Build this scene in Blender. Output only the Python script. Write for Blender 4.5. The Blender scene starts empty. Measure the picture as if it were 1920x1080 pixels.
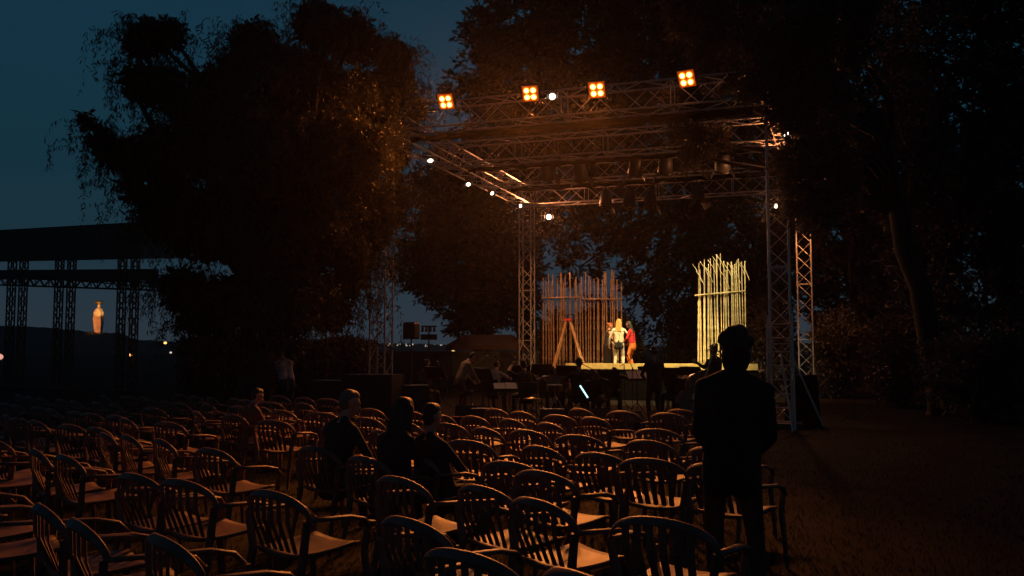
import bpy, math, random
import numpy as np
from mathutils import Vector, Matrix
random.seed(7); rng = np.random.default_rng(7)
scene = bpy.context.scene
C = scene.collection
R = math.radians
# ------------------------------------------------------------------ camera
F = 1650.0; CAMH = 1.6; PITCH = math.atan(115/F)
cam_d = bpy.data.cameras.new('camera'); cam = bpy.data.objects.new('camera', cam_d); C.objects.link(cam)
cam.location = (0, 0, CAMH); cam.rotation_euler = (math.pi/2 + PITCH, 0, 0)
cam_d.sensor_width = 36; cam_d.lens = F/1920*36; cam_d.clip_end = 5000; cam_d.clip_start = 0.05
scene.camera = cam
# ------------------------------------------------------------------ dusk sky
w = bpy.data.worlds.new('World'); scene.world = w; w.use_nodes = True
nt = w.node_tree; nt.nodes.clear()
wo = nt.nodes.new('ShaderNodeOutputWorld'); bg = nt.nodes.new('ShaderNodeBackground')
sky = nt.nodes.new('ShaderNodeTexSky'); sky.sky_type = 'NISHITA'; sky.sun_disc = False
SUN_EL, SUN_ROT = R(-4.0), R(190)
sky.sun_elevation = SUN_EL; sky.sun_rotation = SUN_ROT; sky.air_density = 1.2; sky.dust_density = 1.0; sky.ozone_density = 3.0
tc = nt.nodes.new('ShaderNodeTexCoord'); sep = nt.nodes.new('ShaderNodeSeparateXYZ'); rmp = nt.nodes.new('ShaderNodeValToRGB')
nt.links.new(tc.outputs['Generated'], sep.inputs[0]); nt.links.new(sep.outputs['Z'], rmp.inputs[0])
cr = rmp.color_ramp
cr.elements[0].position = 0.0; cr.elements[0].color = (.027, .040, .053, 1)
cr.elements[1].position = 1.0; cr.elements[1].color = (.0025, .0065, .013, 1)
for p, c in ((.03, (.025, .040, .056)), (.10, (.011, .032, .047)), (.19, (.0065, .030, .047)), (.33, (.006, .032, .055)), (.6, (.0045, .0145, .027))):
    e = cr.elements.new(p); e.color = (*c, 1)
mixs = nt.nodes.new('ShaderNodeMix'); mixs.data_type = 'RGBA'; mixs.blend_type = 'ADD'; mixs.inputs[0].default_value = .03
nt.links.new(rmp.outputs[0], mixs.inputs[6]); nt.links.new(sky.outputs[0], mixs.inputs[7])
nt.links.new(mixs.outputs[2], bg.inputs[0]); bg.inputs[1].default_value = 1.0
nt.links.new(bg.outputs[0], wo.inputs[0])
# the last afterglow of a sun already set
sd = bpy.data.lights.new('sun', 'SUN'); sd.energy = 0.004; sd.angle = R(20); sd.color = (.75, .85, 1.0)
so = bpy.data.objects.new('sun', sd); C.objects.link(so); so.rotation_euler = (R(62), 0, R(200))
vs = scene.view_settings; vs.view_transform = 'Standard'; vs.look = 'None'; vs.exposure = 0.0; vs.gamma = 1.0
scene.cycles.use_denoising = True
scene.cycles.max_bounces = 6; scene.cycles.diffuse_bounces = 3; scene.cycles.transparent_max_bounces = 8
scene.cycles.sample_clamp_indirect = 3.0
LAMP_BLINDER = 1300.0; LAMP_STAGE = 420.0
HAZE = .0003
# ------------------------------------------------------------------ pixel -> place
fw = np.array([0, math.cos(PITCH), math.sin(PITCH)]); upv = np.array([0, -math.sin(PITCH), math.cos(PITCH)]); rt = np.array([1., 0, 0])
def ray(px, py): return rt*(px-960)/F + upv*(540-py)/F + fw
def at(px, py, Y):
    d = ray(px, py); s = Y/d[1]; return Vector((d[0]*s, Y, CAMH + d[2]*s))
def gnd(px, py, z=0.0):
    d = ray(px, py); s = (z-CAMH)/d[2]; return Vector((d[0]*s, d[1]*s, z))
def spot_on(px, Y, z=0.0):
    p = at(px, 655, Y); return Vector((p.x, Y, z))
def proj(p):
    v = np.array([p[0], p[1], p[2]-CAMH]); dz = v@fw
    return 960 + F*(v@rt)/dz, 540 - F*(v@upv)/dz
def ppm(Y): return Y/F     # metres per photo pixel at depth Y
# ------------------------------------------------------------------ materials
MATS = {}
def mat(name, col, rough=.6, var=.25, scale=8., bump=0., metal=0., emit=None, estr=0., spec=.5, sheen=0., trans=0.):
    if name in MATS: return MATS[name]
    m = bpy.data.materials.new(name); m.use_nodes = True; t = m.node_tree; b = t.nodes['Principled BSDF']
    b.inputs['Roughness'].default_value = rough; b.inputs['Metallic'].default_value = metal
    b.inputs['Specular IOR Level'].default_value = spec
    co = t.nodes.new('ShaderNodeTexCoord'); n = t.nodes.new('ShaderNodeTexNoise'); n.inputs['Scale'].default_value = scale; n.inputs['Detail'].default_value = 5
    t.links.new(co.outputs['Object'], n.inputs['Vector'])
    r = t.nodes.new('ShaderNodeValToRGB'); r.color_ramp.elements[0].position = .3; r.color_ramp.elements[1].position = .7
    r.color_ramp.elements[0].color = (*[max(0, c*(1-var)) for c in col], 1); r.color_ramp.elements[1].color = (*[min(1, c*(1+var)) for c in col], 1)
    t.links.new(n.outputs['Fac'], r.inputs[0]); t.links.new(r.outputs[0], b.inputs['Base Color'])
    if bump:
        bp = t.nodes.new('ShaderNodeBump'); bp.inputs['Strength'].default_value = bump; bp.inputs['Distance'].default_value = .02
        t.links.new(n.outputs['Fac'], bp.inputs['Height']); t.links.new(bp.outputs[0], b.inputs['Normal'])
    if emit: b.inputs['Emission Color'].default_value = (*emit, 1); b.inputs['Emission Strength'].default_value = estr
    if trans:
        tl = t.nodes.new('ShaderNodeBsdfTranslucent'); mx = t.nodes.new('ShaderNodeMixShader'); mx.inputs[0].default_value = trans
        t.links.new(r.outputs[0], tl.inputs[0]); t.links.new(b.outputs[0], mx.inputs[1]); t.links.new(tl.outputs[0], mx.inputs[2])
        t.links.new(mx.outputs[0], t.nodes['Material Output'].inputs[0])
    MATS[name] = m; return m
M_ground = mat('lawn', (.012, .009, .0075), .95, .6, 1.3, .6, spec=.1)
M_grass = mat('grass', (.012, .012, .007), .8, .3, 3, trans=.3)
M_alu = mat('aluminium', (.50, .44, .40), .45, .2, 20, .1, .6)
M_steel = mat('painted_steel', (.035, .033, .032), .5, .3, 15, .1, .3)
M_black = mat('black_paint', (.014, .013, .013), .55, .3, 12, .1)
M_cloth = mat('black_cloth', (.0045, .004, .0045), .95, .3, 9, .2, spec=.05)
M_plastic = mat('brown_plastic', (.14, .083, .070), .52, .38, 11, .10, spec=.28)
M_bark = mat('bark', (.020, .015, .012), .9, .45, 7, .8)
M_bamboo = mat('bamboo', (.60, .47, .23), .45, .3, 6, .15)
M_bambood = mat('brown_bamboo', (.21, .115, .055), .6, .35, 6, .15)  # darker, browner bamboo for the left screen
M_wood = mat('stage_wood', (.72, .52, .20), .55, .18, 5, .1)
M_timber = mat('timber', (.46, .24, .11), .6, .25, 6, .1)
M_deck = mat('deck_board', (.10, .075, .05), .6, .3, 4, .15)
M_paper = mat('paper', (.62, .56, .48), .8, .06, 4)
M_leaf = mat('pepper_leaf', (.056, .046, .022), .6, .45, 1.6, trans=.3)
M_pine = mat('pine_leaf', (.035, .044, .022), .7, .4, .8, trans=.2)
M_oak = mat('broad_leaf', (.078, .064, .055), .65, .4, .9, trans=.3)
M_varnish = mat('varnished_wood', (.13, .045, .018), .28, .35, 5, .05)
M_brass = mat('brass', (.55, .38, .14), .3, .2, 9, .05, .9)
M_stone = mat('pale_stone', (.42, .30, .20), .8, .25, .6, .4)
M_hill = mat('dark_hillside', (.022, .022, .022), 1., .4, .02)
M_red = mat('red_plastic', (.5, .03, .02), .5, .1, 5)
M_amber = mat('amber_lamp', (.9, .5, .1), .4, .02, 3, emit=(1., .48, .11), estr=9.)
M_white_lamp = mat('warm_white_lamp', (.9, .85, .8), .4, .02, 3, emit=(1., .83, .62), estr=5.)
M_led = mat('cool_white_lamp', (.8, .9, .9), .4, .02, 3, emit=(.55, .95, 1.), estr=1.6)
M_refl_glow = mat('reflector_halo_glow', (.8, .4, .1), .4, .05, 3, emit=(1., .19, .012), estr=2.6)  # orange bloom around each cell, put into the reflector as emission
M_halo = mat('halo_glow', (.8, .3, .05), .5, .05, 3, emit=(1., .12, .004), estr=.28)  # lamp halo painted as a dim emissive surface
M_street = mat('sodium_lamp', (.9, .5, .1), .4, .02, 3, emit=(1., .36, .07), estr=4.)
M_town = mat('far_town_lamp', (.9, .8, .7), .4, .02, 3, emit=(1., .82, .66), estr=.8)
M_glass = mat('dark_lens', (.05, .045, .04), .15, .1, 5, 0, .4)
# ------------------------------------------------------------------ mesh helpers
class MB:
    def __init__(s): s.v = []; s.f = []; s.m = []
    def add(s, v, f, mi=0):
        o = len(s.v); s.v += [tuple(p) for p in v]; s.f += [tuple(i+o for i in q) for q in f]; s.m += [mi]*len(f); return s
    def box(s, c, d, rot=None, mi=0):
        x, y, z = d[0]/2, d[1]/2, d[2]/2
        v = [Vector(p) for p in ((-x,-y,-z),(x,-y,-z),(x,y,-z),(-x,y,-z),(-x,-y,z),(x,-y,z),(x,y,z),(-x,y,z))]
        if rot is not None: v = [rot @ p for p in v]
        c = Vector(c)
        return s.add([p+c for p in v], [(0,3,2,1),(4,5,6,7),(0,1,5,4),(1,2,6,5),(2,3,7,6),(3,0,4,7)], mi)
    def tube(s, pts, rad, n=6, mi=0, flat=None):
        pts = [Vector(p) for p in pts]
        if not hasattr(rad, '__len__'): rad = [rad]*len(pts)
        v = []; f = []
        prev = None
        for i, p in enumerate(pts):
            d = (pts[min(i+1, len(pts)-1)] - pts[max(i-1, 0)]); d = d.normalized() if d.length > 1e-9 else Vector((0,0,1))
            a = prev - d*prev.dot(d) if prev is not None else d.orthogonal()
            if flat is not None and prev is None:
                a = Vector(flat) - d*Vector(flat).dot(d)
            if a.length < 1e-6: a = d.orthogonal()
            a.normalize(); prev = a; b = d.cross(a)
            for k in range(n):
                t = 2*math.pi*k/n
                ca, sb = math.cos(t), math.sin(t)
                r = rad[i]
                if hasattr(r, '__len__'): v.append(p + a*(ca*r[0]) + b*(sb*r[1]))
                else: v.append(p + a*(ca*r) + b*(sb*r))
        for i in range(len(pts)-1):
            for k in range(n):
                f.append((i*n+k, i*n+(k+1)%n, (i+1)*n+(k+1)%n, (i+1)*n+k))
        f.append(tuple(range(n-1, -1, -1))); f.append(tuple((len(pts)-1)*n+k for k in range(n)))
        return s.add(v, f, mi)
    def ball(s, c, r, n=10, mi=0):
        r = r if hasattr(r, '__len__') else (r, r, r); c = Vector(c)
        v = [c+Vector((0,0,-r[2]))]; h = n//2
        for i in range(1, h):
            ph = -math.pi/2 + math.pi*i/h
            for k in range(n):
                t = 2*math.pi*k/n
                v.append(c + Vector((r[0]*math.cos(ph)*math.cos(t), r[1]*math.cos(ph)*math.sin(t), r[2]*math.sin(ph))))
        v.append(c+Vector((0,0,r[2]))); f = []
        for k in range(n): f.append((0, 1+(k+1)%n, 1+k))
        for i in range(h-2):
            for k in range(n): f.append((1+i*n+k, 1+i*n+(k+1)%n, 1+(i+1)*n+(k+1)%n, 1+(i+1)*n+k))
        e = len(v)-1
        for k in range(n): f.append((e, 1+(h-2)*n+k, 1+(h-2)*n+(k+1)%n))
        return s.add(v, f, mi)
    def prism(s, outline, thick, fr=None, mi=0):      # outline in x,z ; thickness along y
        n = len(outline)
        v = [Vector((x, -thick/2, z)) for x, z in outline] + [Vector((x, thick/2, z)) for x, z in outline]
        if fr is not None: v = [fr @ p for p in v]
        f = [tuple(range(n)), tuple(range(2*n-1, n-1, -1))] + [(i, i+n, (i+1)%n+n, (i+1)%n) for i in range(n)]
        return s.add(v, f, mi)
    def mesh(s, name, mats, smooth=False):
        me = bpy.data.meshes.new(name); me.from_pydata(s.v, [], s.f)
        for m in (mats if isinstance(mats, (list, tuple)) else [mats]): me.materials.append(m)
        if any(s.m): me.polygons.foreach_set('material_index', s.m)
        if smooth: me.polygons.foreach_set('use_smooth', [True]*len(s.f))
        me.update(); return me
    def build(s, name, mats, parent=None, smooth=False):
        return link(name, s.mesh(name, mats, smooth), parent)
def link(name, me, parent=None):
    o = bpy.data.objects.new(name, me); C.objects.link(o)
    if parent is not None: o.parent = parent
    return o
def tag(o, label, cat=None, group=None, kind=None):
    if label: o['label'] = label
    if cat: o['category'] = cat
    if group: o['group'] = group
    if kind: o['kind'] = kind
    return o
def thing(name, label, cat, loc=(0,0,0), rz=0., group=None):
    o = bpy.data.objects.new(name, None); C.objects.link(o); o.empty_display_size = .1
    o.location = loc; o.rotation_euler = (0, 0, rz); return tag(o, label, cat, group)
def copy_tree(o, parent=None):
    c = o.copy(); C.objects.link(c)
    if parent is not None: c.parent = parent
    for ch in list(o.children): copy_tree(ch, c)
    return c
def struct(o): o['kind'] = 'structure'; return o
def lookrot(d, up=(0,0,1)):                # local +Y along d
    d = Vector(d).normalized(); x = d.cross(Vector(up))
    x = x.normalized() if x.length > 1e-6 else Vector((1,0,0)); z = x.cross(d)
    return Matrix((x, d, z)).transposed()
def lamp_spot(name, loc, target, watt, col, ang, blend=.6, rad=.06, parent=None):
    ld = bpy.data.lights.new(name, 'SPOT'); ld.energy = watt; ld.color = col; ld.spot_size = R(ang); ld.spot_blend = blend; ld.shadow_soft_size = rad
    o = bpy.data.objects.new(name, ld); C.objects.link(o)
    d = Vector(target)-Vector(loc)
    q = d.to_track_quat('-Z', 'Y').to_matrix().to_4x4(); q.translation = Vector(loc)
    if parent is not None:
        bpy.context.view_layer.update(); o.parent = parent; o.matrix_parent_inverse = parent.matrix_world.inverted()
    o.matrix_world = q; return o
ORD = ['first','second','third','fourth','fifth','sixth','seventh','eighth','ninth','tenth','eleventh','twelfth','thirteenth','fourteenth','fifteenth','sixteenth','seventeenth','eighteenth','nineteenth','twentieth'] + ['twenty-%s' % a for a in ('first','second','third','fourth','fifth','sixth','seventh','eighth','ninth')] + ['thirtieth']
# ------------------------------------------------------------------ ground, hills, far shore
g = MB(); N = 60
xs = [math.copysign(abs(t)**3, t)*900 for t in np.linspace(-1, 1, N)]
gv = [(x, y, (math.sin(x*.7+1)*math.cos(y*.6))*.012) for y in xs for x in xs]
g.add(gv, [(j*N+i, j*N+i+1, (j+1)*N+i+1, (j+1)*N+i) for j in range(N-1) for i in range(N-1)])
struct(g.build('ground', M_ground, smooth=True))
def ridge(name, prof, Y, depth):
    m = MB(); pts = []
    for i in range(len(prof)-1):
        (x0, y0), (x1, y1) = prof[i], prof[i+1]; k = max(2, int(abs(x1-x0)/6))
        for t in range(k):
            s = t/k; pts.append((x0+(x1-x0)*s, y0+(y1-y0)*s + random.uniform(-1, 1)*1.0))
    n = len(pts); v = []
    for px, py in pts:
        p = at(px, py, Y); v += [(p.x, Y-depth*.5, -.6), (p.x, Y, p.z), (p.x*1.05, Y+depth, -.6)]
    f = []
    for i in range(n-1):
        a = i*3; b = a+3; f += [(a, b, b+1, a+1), (a+1, b+1, b+2, a+2)]
    m.add(v, f); return struct(m.build(name, M_hill))
ridge('hill', [(-700, 600), (-200, 604), (0, 610), (90, 615), (150, 620), (230, 626), (250, 636), (330, 641), (420, 648), (560, 653), (700, 656)], 420, 60)
ridge('far_shore', [(300, 650), (600, 648), (740, 643), (800, 645), (860, 648), (1000, 650), (1300, 648), (1700, 640), (2400, 630)], 700, 60)
tl = MB()
for i in range(26):
    px = random.uniform(728, 862); p = at(px, random.uniform(644, 651), 690)
    tl.ball(p, random.uniform(.25, .5), 6)
tag(tl.build('town_lights', M_town), 'scattered tiny lights of a far town along the shore', 'lights', kind='stuff')
# ------------------------------------------------------------------ leaves and trees
def leaf_mesh(name, P, A, L, W, m, parent, nrm=None, flatness=0.):
    n = len(P); A = A/np.linalg.norm(A, axis=1, keepdims=True)
    r = rng.normal(size=(n, 3)) if nrm is None else nrm
    S = np.cross(A, r); S /= np.linalg.norm(S, axis=1, keepdims=True)+1e-9
    L = np.broadcast_to(np.asarray(L), (n,))[:, None]; W = np.broadcast_to(np.asarray(W), (n,))[:, None]
    V = np.empty((n, 4, 3)); V[:, 0] = P; V[:, 1] = P + A*L*.45 + S*W*.5; V[:, 2] = P + A*L; V[:, 3] = P + A*L*.45 - S*W*.5
    me = bpy.data.meshes.new(name); me.vertices.add(n*4); me.vertices.foreach_set('co', V.ravel())
    me.loops.add(n*4); me.loops.foreach_set('vertex_index', np.arange(n*4, dtype=np.int32))
    me.polygons.add(n); me.polygons.foreach_set('loop_start', np.arange(n, dtype=np.int32)*4)
    me.materials.append(m); me.update(calc_edges=True); me.validate()
    return link(name, me, parent)
def limb_mesh(a, b, r0, r1, sag=.15, k=7):
    a, b = Vector(a), Vector(b); pts = []; L = (b-a).length
    side = Vector((random.uniform(-1,1), random.uniform(-1,1), random.uniform(-.2,.6)))*L*sag
    for i in range(k+1):
        t = i/k; pts.append(a.lerp(b, t) + side*math.sin(math.pi*t) + Vector((random.uniform(-1,1), random.uniform(-1,1), random.uniform(-1,1)))*L*.012)
    return MB().tube(pts, [r0+(r1-r0)*i/k for i in range(k+1)], 7), pts
def clumps_px(lst, Y, jit=1.0, squash=1.0, back=None):
    out = []
    for c in lst:
        px, py, rx, ry = c[:4]; y = Y + (c[4] if len(c) > 4 else random.uniform(-jit, jit)) + ((max(0, px-back)*.022 + (3.2 if px > 722 else 0)) if back else 0)
        k = ppm(y); out.append((at(px, py, y), (rx*k, (rx+ry)/2*k*squash, ry*k)))
    return out
def tree(name, label, base, fork, clumps, leafm, kind, n_leaf, LS, r0=.3, group=None, twigs=True, limb_every=1):
    base = Vector(base); fork = Vector(fork)
    t = thing(name, label, 'tree', base, 0, group)
    off = lambda p: Vector(p)-base
    tr, _ = limb_mesh((0,0,-.15), off(fork), r0*1.25, r0*.7, .05, 9)
    tr.tube([(0,0,-.2), (0,0,.25)], [r0*1.9, r0*1.2], 9)
    tr.build('trunk', M_bark, t, True)
    vol = np.array([r[0]*r[1]*r[2] for _, r in clumps])**.67; share = vol/vol.sum()
    Ps, As, Ls, Ws = [], [], [], []
    for ci, ((c, r), sh) in enumerate(zip(clumps, share)):
        c = off(c); nl = int(n_leaf*sh)
        if ci % limb_every == 0:
            start = off(fork).lerp(Vector((0,0,0)), random.uniform(0, .35))
            lm, pts = limb_mesh(start, c, r0*.45, .03, .12); lm.build('branch', M_bark, t, True)
        ra = np.array(r)
        if kind == 'weep':
            k = 30; ns = max(8, nl//k); ntuft = max(5, int(9*(ra[0]*ra[2])**.5*4))
            tu = rng.normal(size=(ntuft, 3)); tu /= np.linalg.norm(tu, axis=1, keepdims=True); tu[:, 2] = np.abs(tu[:, 2])*.9 - .25
            tc_ = tu*ra*rng.uniform(.55, 1.12, (ntuft, 1)); wh = rng.integers(0, ntuft, ns)
            u = rng.normal(size=(ns, 3)); st = np.array(c) + tc_[wh] + u*np.array([.14, .14, .10])
            ln = rng.uniform(.3, 1.0, ns)*rng.uniform(.5, 1.5, ntuft)[wh]; out = tu[wh]*.5+u*.35; out[:, 2] = 0
            for j in range(k):
                s = (j + rng.random(ns))/k
                p = st + out*(.42*np.sin(np.minimum(s*2.6, 1.57)))[:, None] + np.stack([np.zeros(ns)]*2 + [-ln*s**1.4 + .16*np.sin(np.minimum(s*3.6, 3.14))], 1) + rng.normal(size=(ns, 3))*.022
                a = rng.normal(size=(ns, 3))*np.array([.6, .6, .4]) + np.array([0, 0, -.85])
                Ps.append(p); As.append(a); Ls.append(rng.uniform(.07, .15, ns)*LS); Ws.append(rng.uniform(.015, .027, ns)*LS)
            nc = nl//3
            u = rng.normal(size=(nc, 3)); u /= np.linalg.norm(u, axis=1, keepdims=True)
            Ps.append(np.array(c) + u*ra*.74*(rng.random((nc, 1))**.4)); As.append(rng.normal(size=(nc, 3))+np.array([0, 0, -.6]))
            Ls.append(rng.uniform(.12, .24, nc)*LS); Ws.append(rng.uniform(.05, .10, nc)*LS)
        else:
            per = 22; ns = max(4, nl//per)
            u = rng.normal(size=(ns, 3)); u /= np.linalg.norm(u, axis=1, keepdims=True)
            st = np.array(c) + u*ra*(rng.random((ns, 1))**.38)*rng.uniform(.8, 1.12, (ns, 1))
            tip = u*np.array([1, 1, .4]) + np.array([0, 0, -.25 if kind == 'pine' else .15]); tip /= np.linalg.norm(tip, axis=1, keepdims=True)
            for j in range(per):
                s = rng.random(ns)[:, None]
                Ps.append(st + tip*s*LS*1.6*np.mean(ra)**.3 + rng.normal(size=(ns, 3))*LS*.28)
                As.append(tip*1.1 + rng.normal(size=(ns, 3))*.75)
                Ls.append(rng.uniform(.5, 1.1, ns)*LS); Ws.append(rng.uniform(.2, .42, ns)*LS)
    leaf_mesh('crown', np.concatenate(Ps), np.concatenate(As), np.concatenate(Ls), np.concatenate(Ws), leafm, t)
    return t
# weeping tree on the left
WC = [(285,80,52,45),(262,95,40,40),(325,75,28,42),(300,160,62,60),(162,225,16,25),(190,262,32,38),(225,290,50,45),(250,150,26,50),(480,95,62,55),(440,130,50,45),(600,60,70,62),(665,85,62,60),(735,115,48,45),(560,160,120,95),(700,180,82,70),(755,150,28,40),(780,205,22,35),
      (400,148,42,34),(375,185,36,34),(400,215,105,85),(320,290,95,80),(250,345,32,45),(650,280,110,90),(520,300,150,120),(740,270,42,70),(385,420,115,95),(300,400,55,70),(545,440,150,110),(690,400,70,95),(745,370,26,70),(345,540,62,55),(450,560,105,65),(580,560,110,70),(662,505,45,58),(700,440,26,40),(356,600,30,26),(620,590,50,40),(400,600,60,40),(520,600,80,40)]
tree('weeping_tree', 'large weeping tree with drooping strands of leaves, its right side lit amber', spot_on(470, 18.2), at(480, 430, 18.2), clumps_px([(a, b-14 if b < 130 else b, c_, d_) for a, b, c_, d_ in WC], 18.2, .9, back=600), M_leaf, 'weep', 150000, 1.1, .34)
# tall dark conifers behind the stage
CA = [(860,395,70,60),(815,350,35,40),(900,340,70,60),(945,420,75,70),(800,450,45,38),(775,495,32,28),(870,480,75,55),(940,510,70,60),(815,525,40,30),(850,555,40,28),(905,575,55,38),(880,605,35,22),(960,570,40,40),(840,300,30,40)]
tree('conifer_tree', 'dark conifer with ragged drooping lower boughs behind the left stage tower', spot_on(905, 41), at(905, 420, 41), clumps_px(CA, 41, 1.5), M_pine, 'pine', 46000, .34, .4)
CB = [(985,20,75,60),(935,70,55,50),(905,50,28,22),(1000,130,110,70),(900,130,30,28),(870,160,28,20),(940,190,75,50),(1080,60,90,90),(1090,-60,110,80),(985,-60,50,50),(1050,220,120,70),(930,270,70,50),(1130,170,90,80),(1040,320,110,70),(1150,320,90,80),(1060,420,80,50),(1200,30,70,90)]
tree('conifer_tree', 'tallest dark conifer rising behind the left half of the stage truss', spot_on(992, 45), at(1010, 260, 45), clumps_px(CB, 45, 2), M_pine, 'pine', 60000, .42, .5)
CC = [(1260,-40,110,90),(1330,60,110,90),(1240,130,90,80),(1370,170,110,80),(1260,240,110,80),(1400,280,100,80),(1290,340,100,70),(1420,370,90,70),(1250,430,80,55),(1370,450,90,60),(1180,440,50,40),(1290,510,70,45),(1430,500,80,60),(1210,520,40,40),(1250,590,40,50),(1380,570,70,50),(1470,440,60,60),(1090,500,30,25)]
tree('conifer_tree', 'dark conifer behind the right half of the stage and bright bamboo screen', spot_on(1310, 43), at(1310, 320, 43), clumps_px(CC, 43, 2), M_pine, 'pine', 60000, .42, .5)
# dense trees on the right
DA = [(1520,60,110,100),(1600,-60,130,100),(1480,190,80,80),(1610,180,120,100),(1540,300,110,90),(1660,330,110,100),(1570,430,100,80),(1680,480,100,80),(1590,550,80,70),(1700,590,90,70),(1520,500,50,60),(1600,630,70,40)]
tree('broadleaf_tree', 'dense broadleaf tree behind the right rear truss tower', spot_on(1610, 34), at(1600, 350, 34), clumps_px(DA, 34, 1.5), M_oak, 'broad', 64000, .32, .42)
DB = [(1760,40,130,110),(1880,-40,130,110),(1800,200,130,110),(1950,150,110,110),(1760,340,120,100),(1900,330,120,100),(1960,450,100,90),(1820,460,110,80),(1730,480,60,60),(1850,570,70,50),(1960,580,70,60),(1760,580,60,60)]
tree('broadleaf_tree', 'dense dark tree at the far right with a faintly lit trunk', spot_on(1885, 24), at(1880, 300, 24), clumps_px(DB, 24, 1.2), M_oak, 'broad', 64000, .26, .36)
DC = [(1330,70,40,36),(1375,105,42,36),(1310,30,60,40),(1440,40,70,50),(1345,150,26,26),(1290,250,26,22),(1330,262,26,34),(1300,305,20,20),(1330,115,26,26),(1420,110,40,30)]
tree('broadleaf_tree', 'leafy branches hanging over the right half of the stage truss, lit dull red', spot_on(1765, 21.5), at(1640, 200, 20.5), clumps_px([c+(0.,) for c in DC]+[c+(-3.2,) for c in ((1405,95,36,30),(1440,150,34,34),(1395,160,20,22),(1490,130,45,60),(1530,200,60,70),(1500,300,34,50),(1540,330,55,70),(1470,70,45,45),(1560,60,80,80),(1525,400,38,30),(1470,200,26,34))], 20.6), M_oak, 'broad', 46000, .17, .26)
# shrubs and hedge
def shrub(label, px, Y, wpx, toppx, n, ls, m=M_oak, group='shrubs around the stage', name='shrub'):
    b = spot_on(px, Y); t = thing(name, label, 'shrub', b, random.uniform(0, 6), group)
    top = at(px, toppx, Y).z; rx = wpx/2*ppm(Y)
    for k in range(6):
        a = k*1.05; limb_mesh((0,0,-.05), (math.cos(a)*rx*.5, math.sin(a)*rx*.4, top*.75), .035, .012)[0].build('stem', M_bark, t)
    u = rng.normal(size=(n, 3)); u /= np.linalg.norm(u, axis=1, keepdims=True)
    P = u*np.array([rx, rx*.7, top/2])*(rng.random((n, 1))**.4)*(1+.22*np.sin(u[:, :1]*9)*np.cos(u[:, 2:]*7)) + np.array([0, 0, top/2])
    P[:, 2] = np.maximum(P[:, 2], .03)
    leaf_mesh('foliage', P, u+rng.normal(size=(n, 3))*.8, rng.uniform(.6, 1.2, n)*ls, rng.uniform(.25, .5, n)*ls, m, t); return t
shrub('rounded shrub glowing dull red behind the right front truss tower', 1445, 33.5, 130, 530, 9000, .2)
shrub('low shrub at the foot of the right rear truss tower', 1570, 29, 120, 585, 7000, .16)
shrub('broad dark shrub under the trees at the far right edge', 1840, 20, 260, 610, 9000, .15)
shrub('dark shrub between the right tower and the far right tree', 1690, 25, 190, 600, 9000, .16)
shrub('dark bush at the left foot of the weeping tree', 425, 30, 150, 628, 8000, .18)
for k, (px, w_, tp) in enumerate(((1045, 110, 590), (1120, 110, 560), (1175, 70, 590), (1290, 110, 560), (1385, 110, 545))):
    shrub('dark evergreen shrub behind the stage, %s from the left' % ORD[k], px, 37.5+.4*(k % 2), w_, tp, 6000, .22, M_pine, 'evergreen shrubs behind the stage')
hd = thing('hedge', 'long clipped dark hedge under the weeping tree', 'hedge', spot_on(480, 26)); 
n = 26000; L0 = (at(735, 640, 26).x - at(150, 640, 26).x); hx = spot_on(480, 26).x
P = np.stack([rng.uniform(at(345,640,26).x-hx, at(700,640,26).x-hx, n), rng.uniform(-.6, .6, n), rng.random(n)**.6*1.86], 1)
P[:, 2] += .07*np.sin(P[:, 0]*3.1)*np.clip(P[:, 2], 0, 1)
leaf_mesh('foliage', P, rng.normal(size=(n, 3))+np.array([0, 0, .4]), rng.uniform(.1, .2, n), rng.uniform(.05, .09, n), M_oak, hd)
hs = MB(); xa, xb = at(352,640,26).x-hx, at(695,640,26).x-hx
for k in range(14): hs.tube([(xa+(xb-xa)*(k+.5)/14, 0, 0), (xa+(xb-xa)*(k+.5)/14+.1, .1, 1.5)], [.06, .02], 6)
hs.build('stem', M_bark, hd)
# ------------------------------------------------------------------ truss helper
def truss_mesh(p0, p1, size, side, r=.024, rl=.013, step=None):
    p0, p1 = Vector(p0), Vector(p1); d = (p1-p0).normalized(); L = (p1-p0).length
    a = Vector(side) - d*Vector(side).dot(d); a.normalize(); b = d.cross(a); h = size/2
    cs = [a*h+b*h, -a*h+b*h, -a*h-b*h, a*h-b*h]
    ch = MB(); la = MB()
    for c in cs: ch.tube([p0+c, p1+c], r, 6)
    n = max(2, round(L/(step or size)))
    for q in range(4):
        c0, c1 = cs[q], cs[(q+1) % 4]
        for i in range(n):
            s0, s1 = L*i/n, L*(i+1)/n
            A, B = (c0, c1) if i % 2 == 0 else (c1, c0)
            la.tube([p0+d*s0+A, p0+d*s1+B], rl, 4)
        for i in range(0, n+1, 4):
            la.tube([p0+d*L*i/n+c0, p0+d*L*i/n+c1], rl, 4)
    return ch, la
def add_truss(parent, name, p0, p1, size, side, m=M_alu, **k):
    ch, la = truss_mesh(p0, p1, size, side, **k)
    o = ch.build(name, m, parent); l = la.build('lacing', m, o); l['kind'] = 'stuff'; return o
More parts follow.
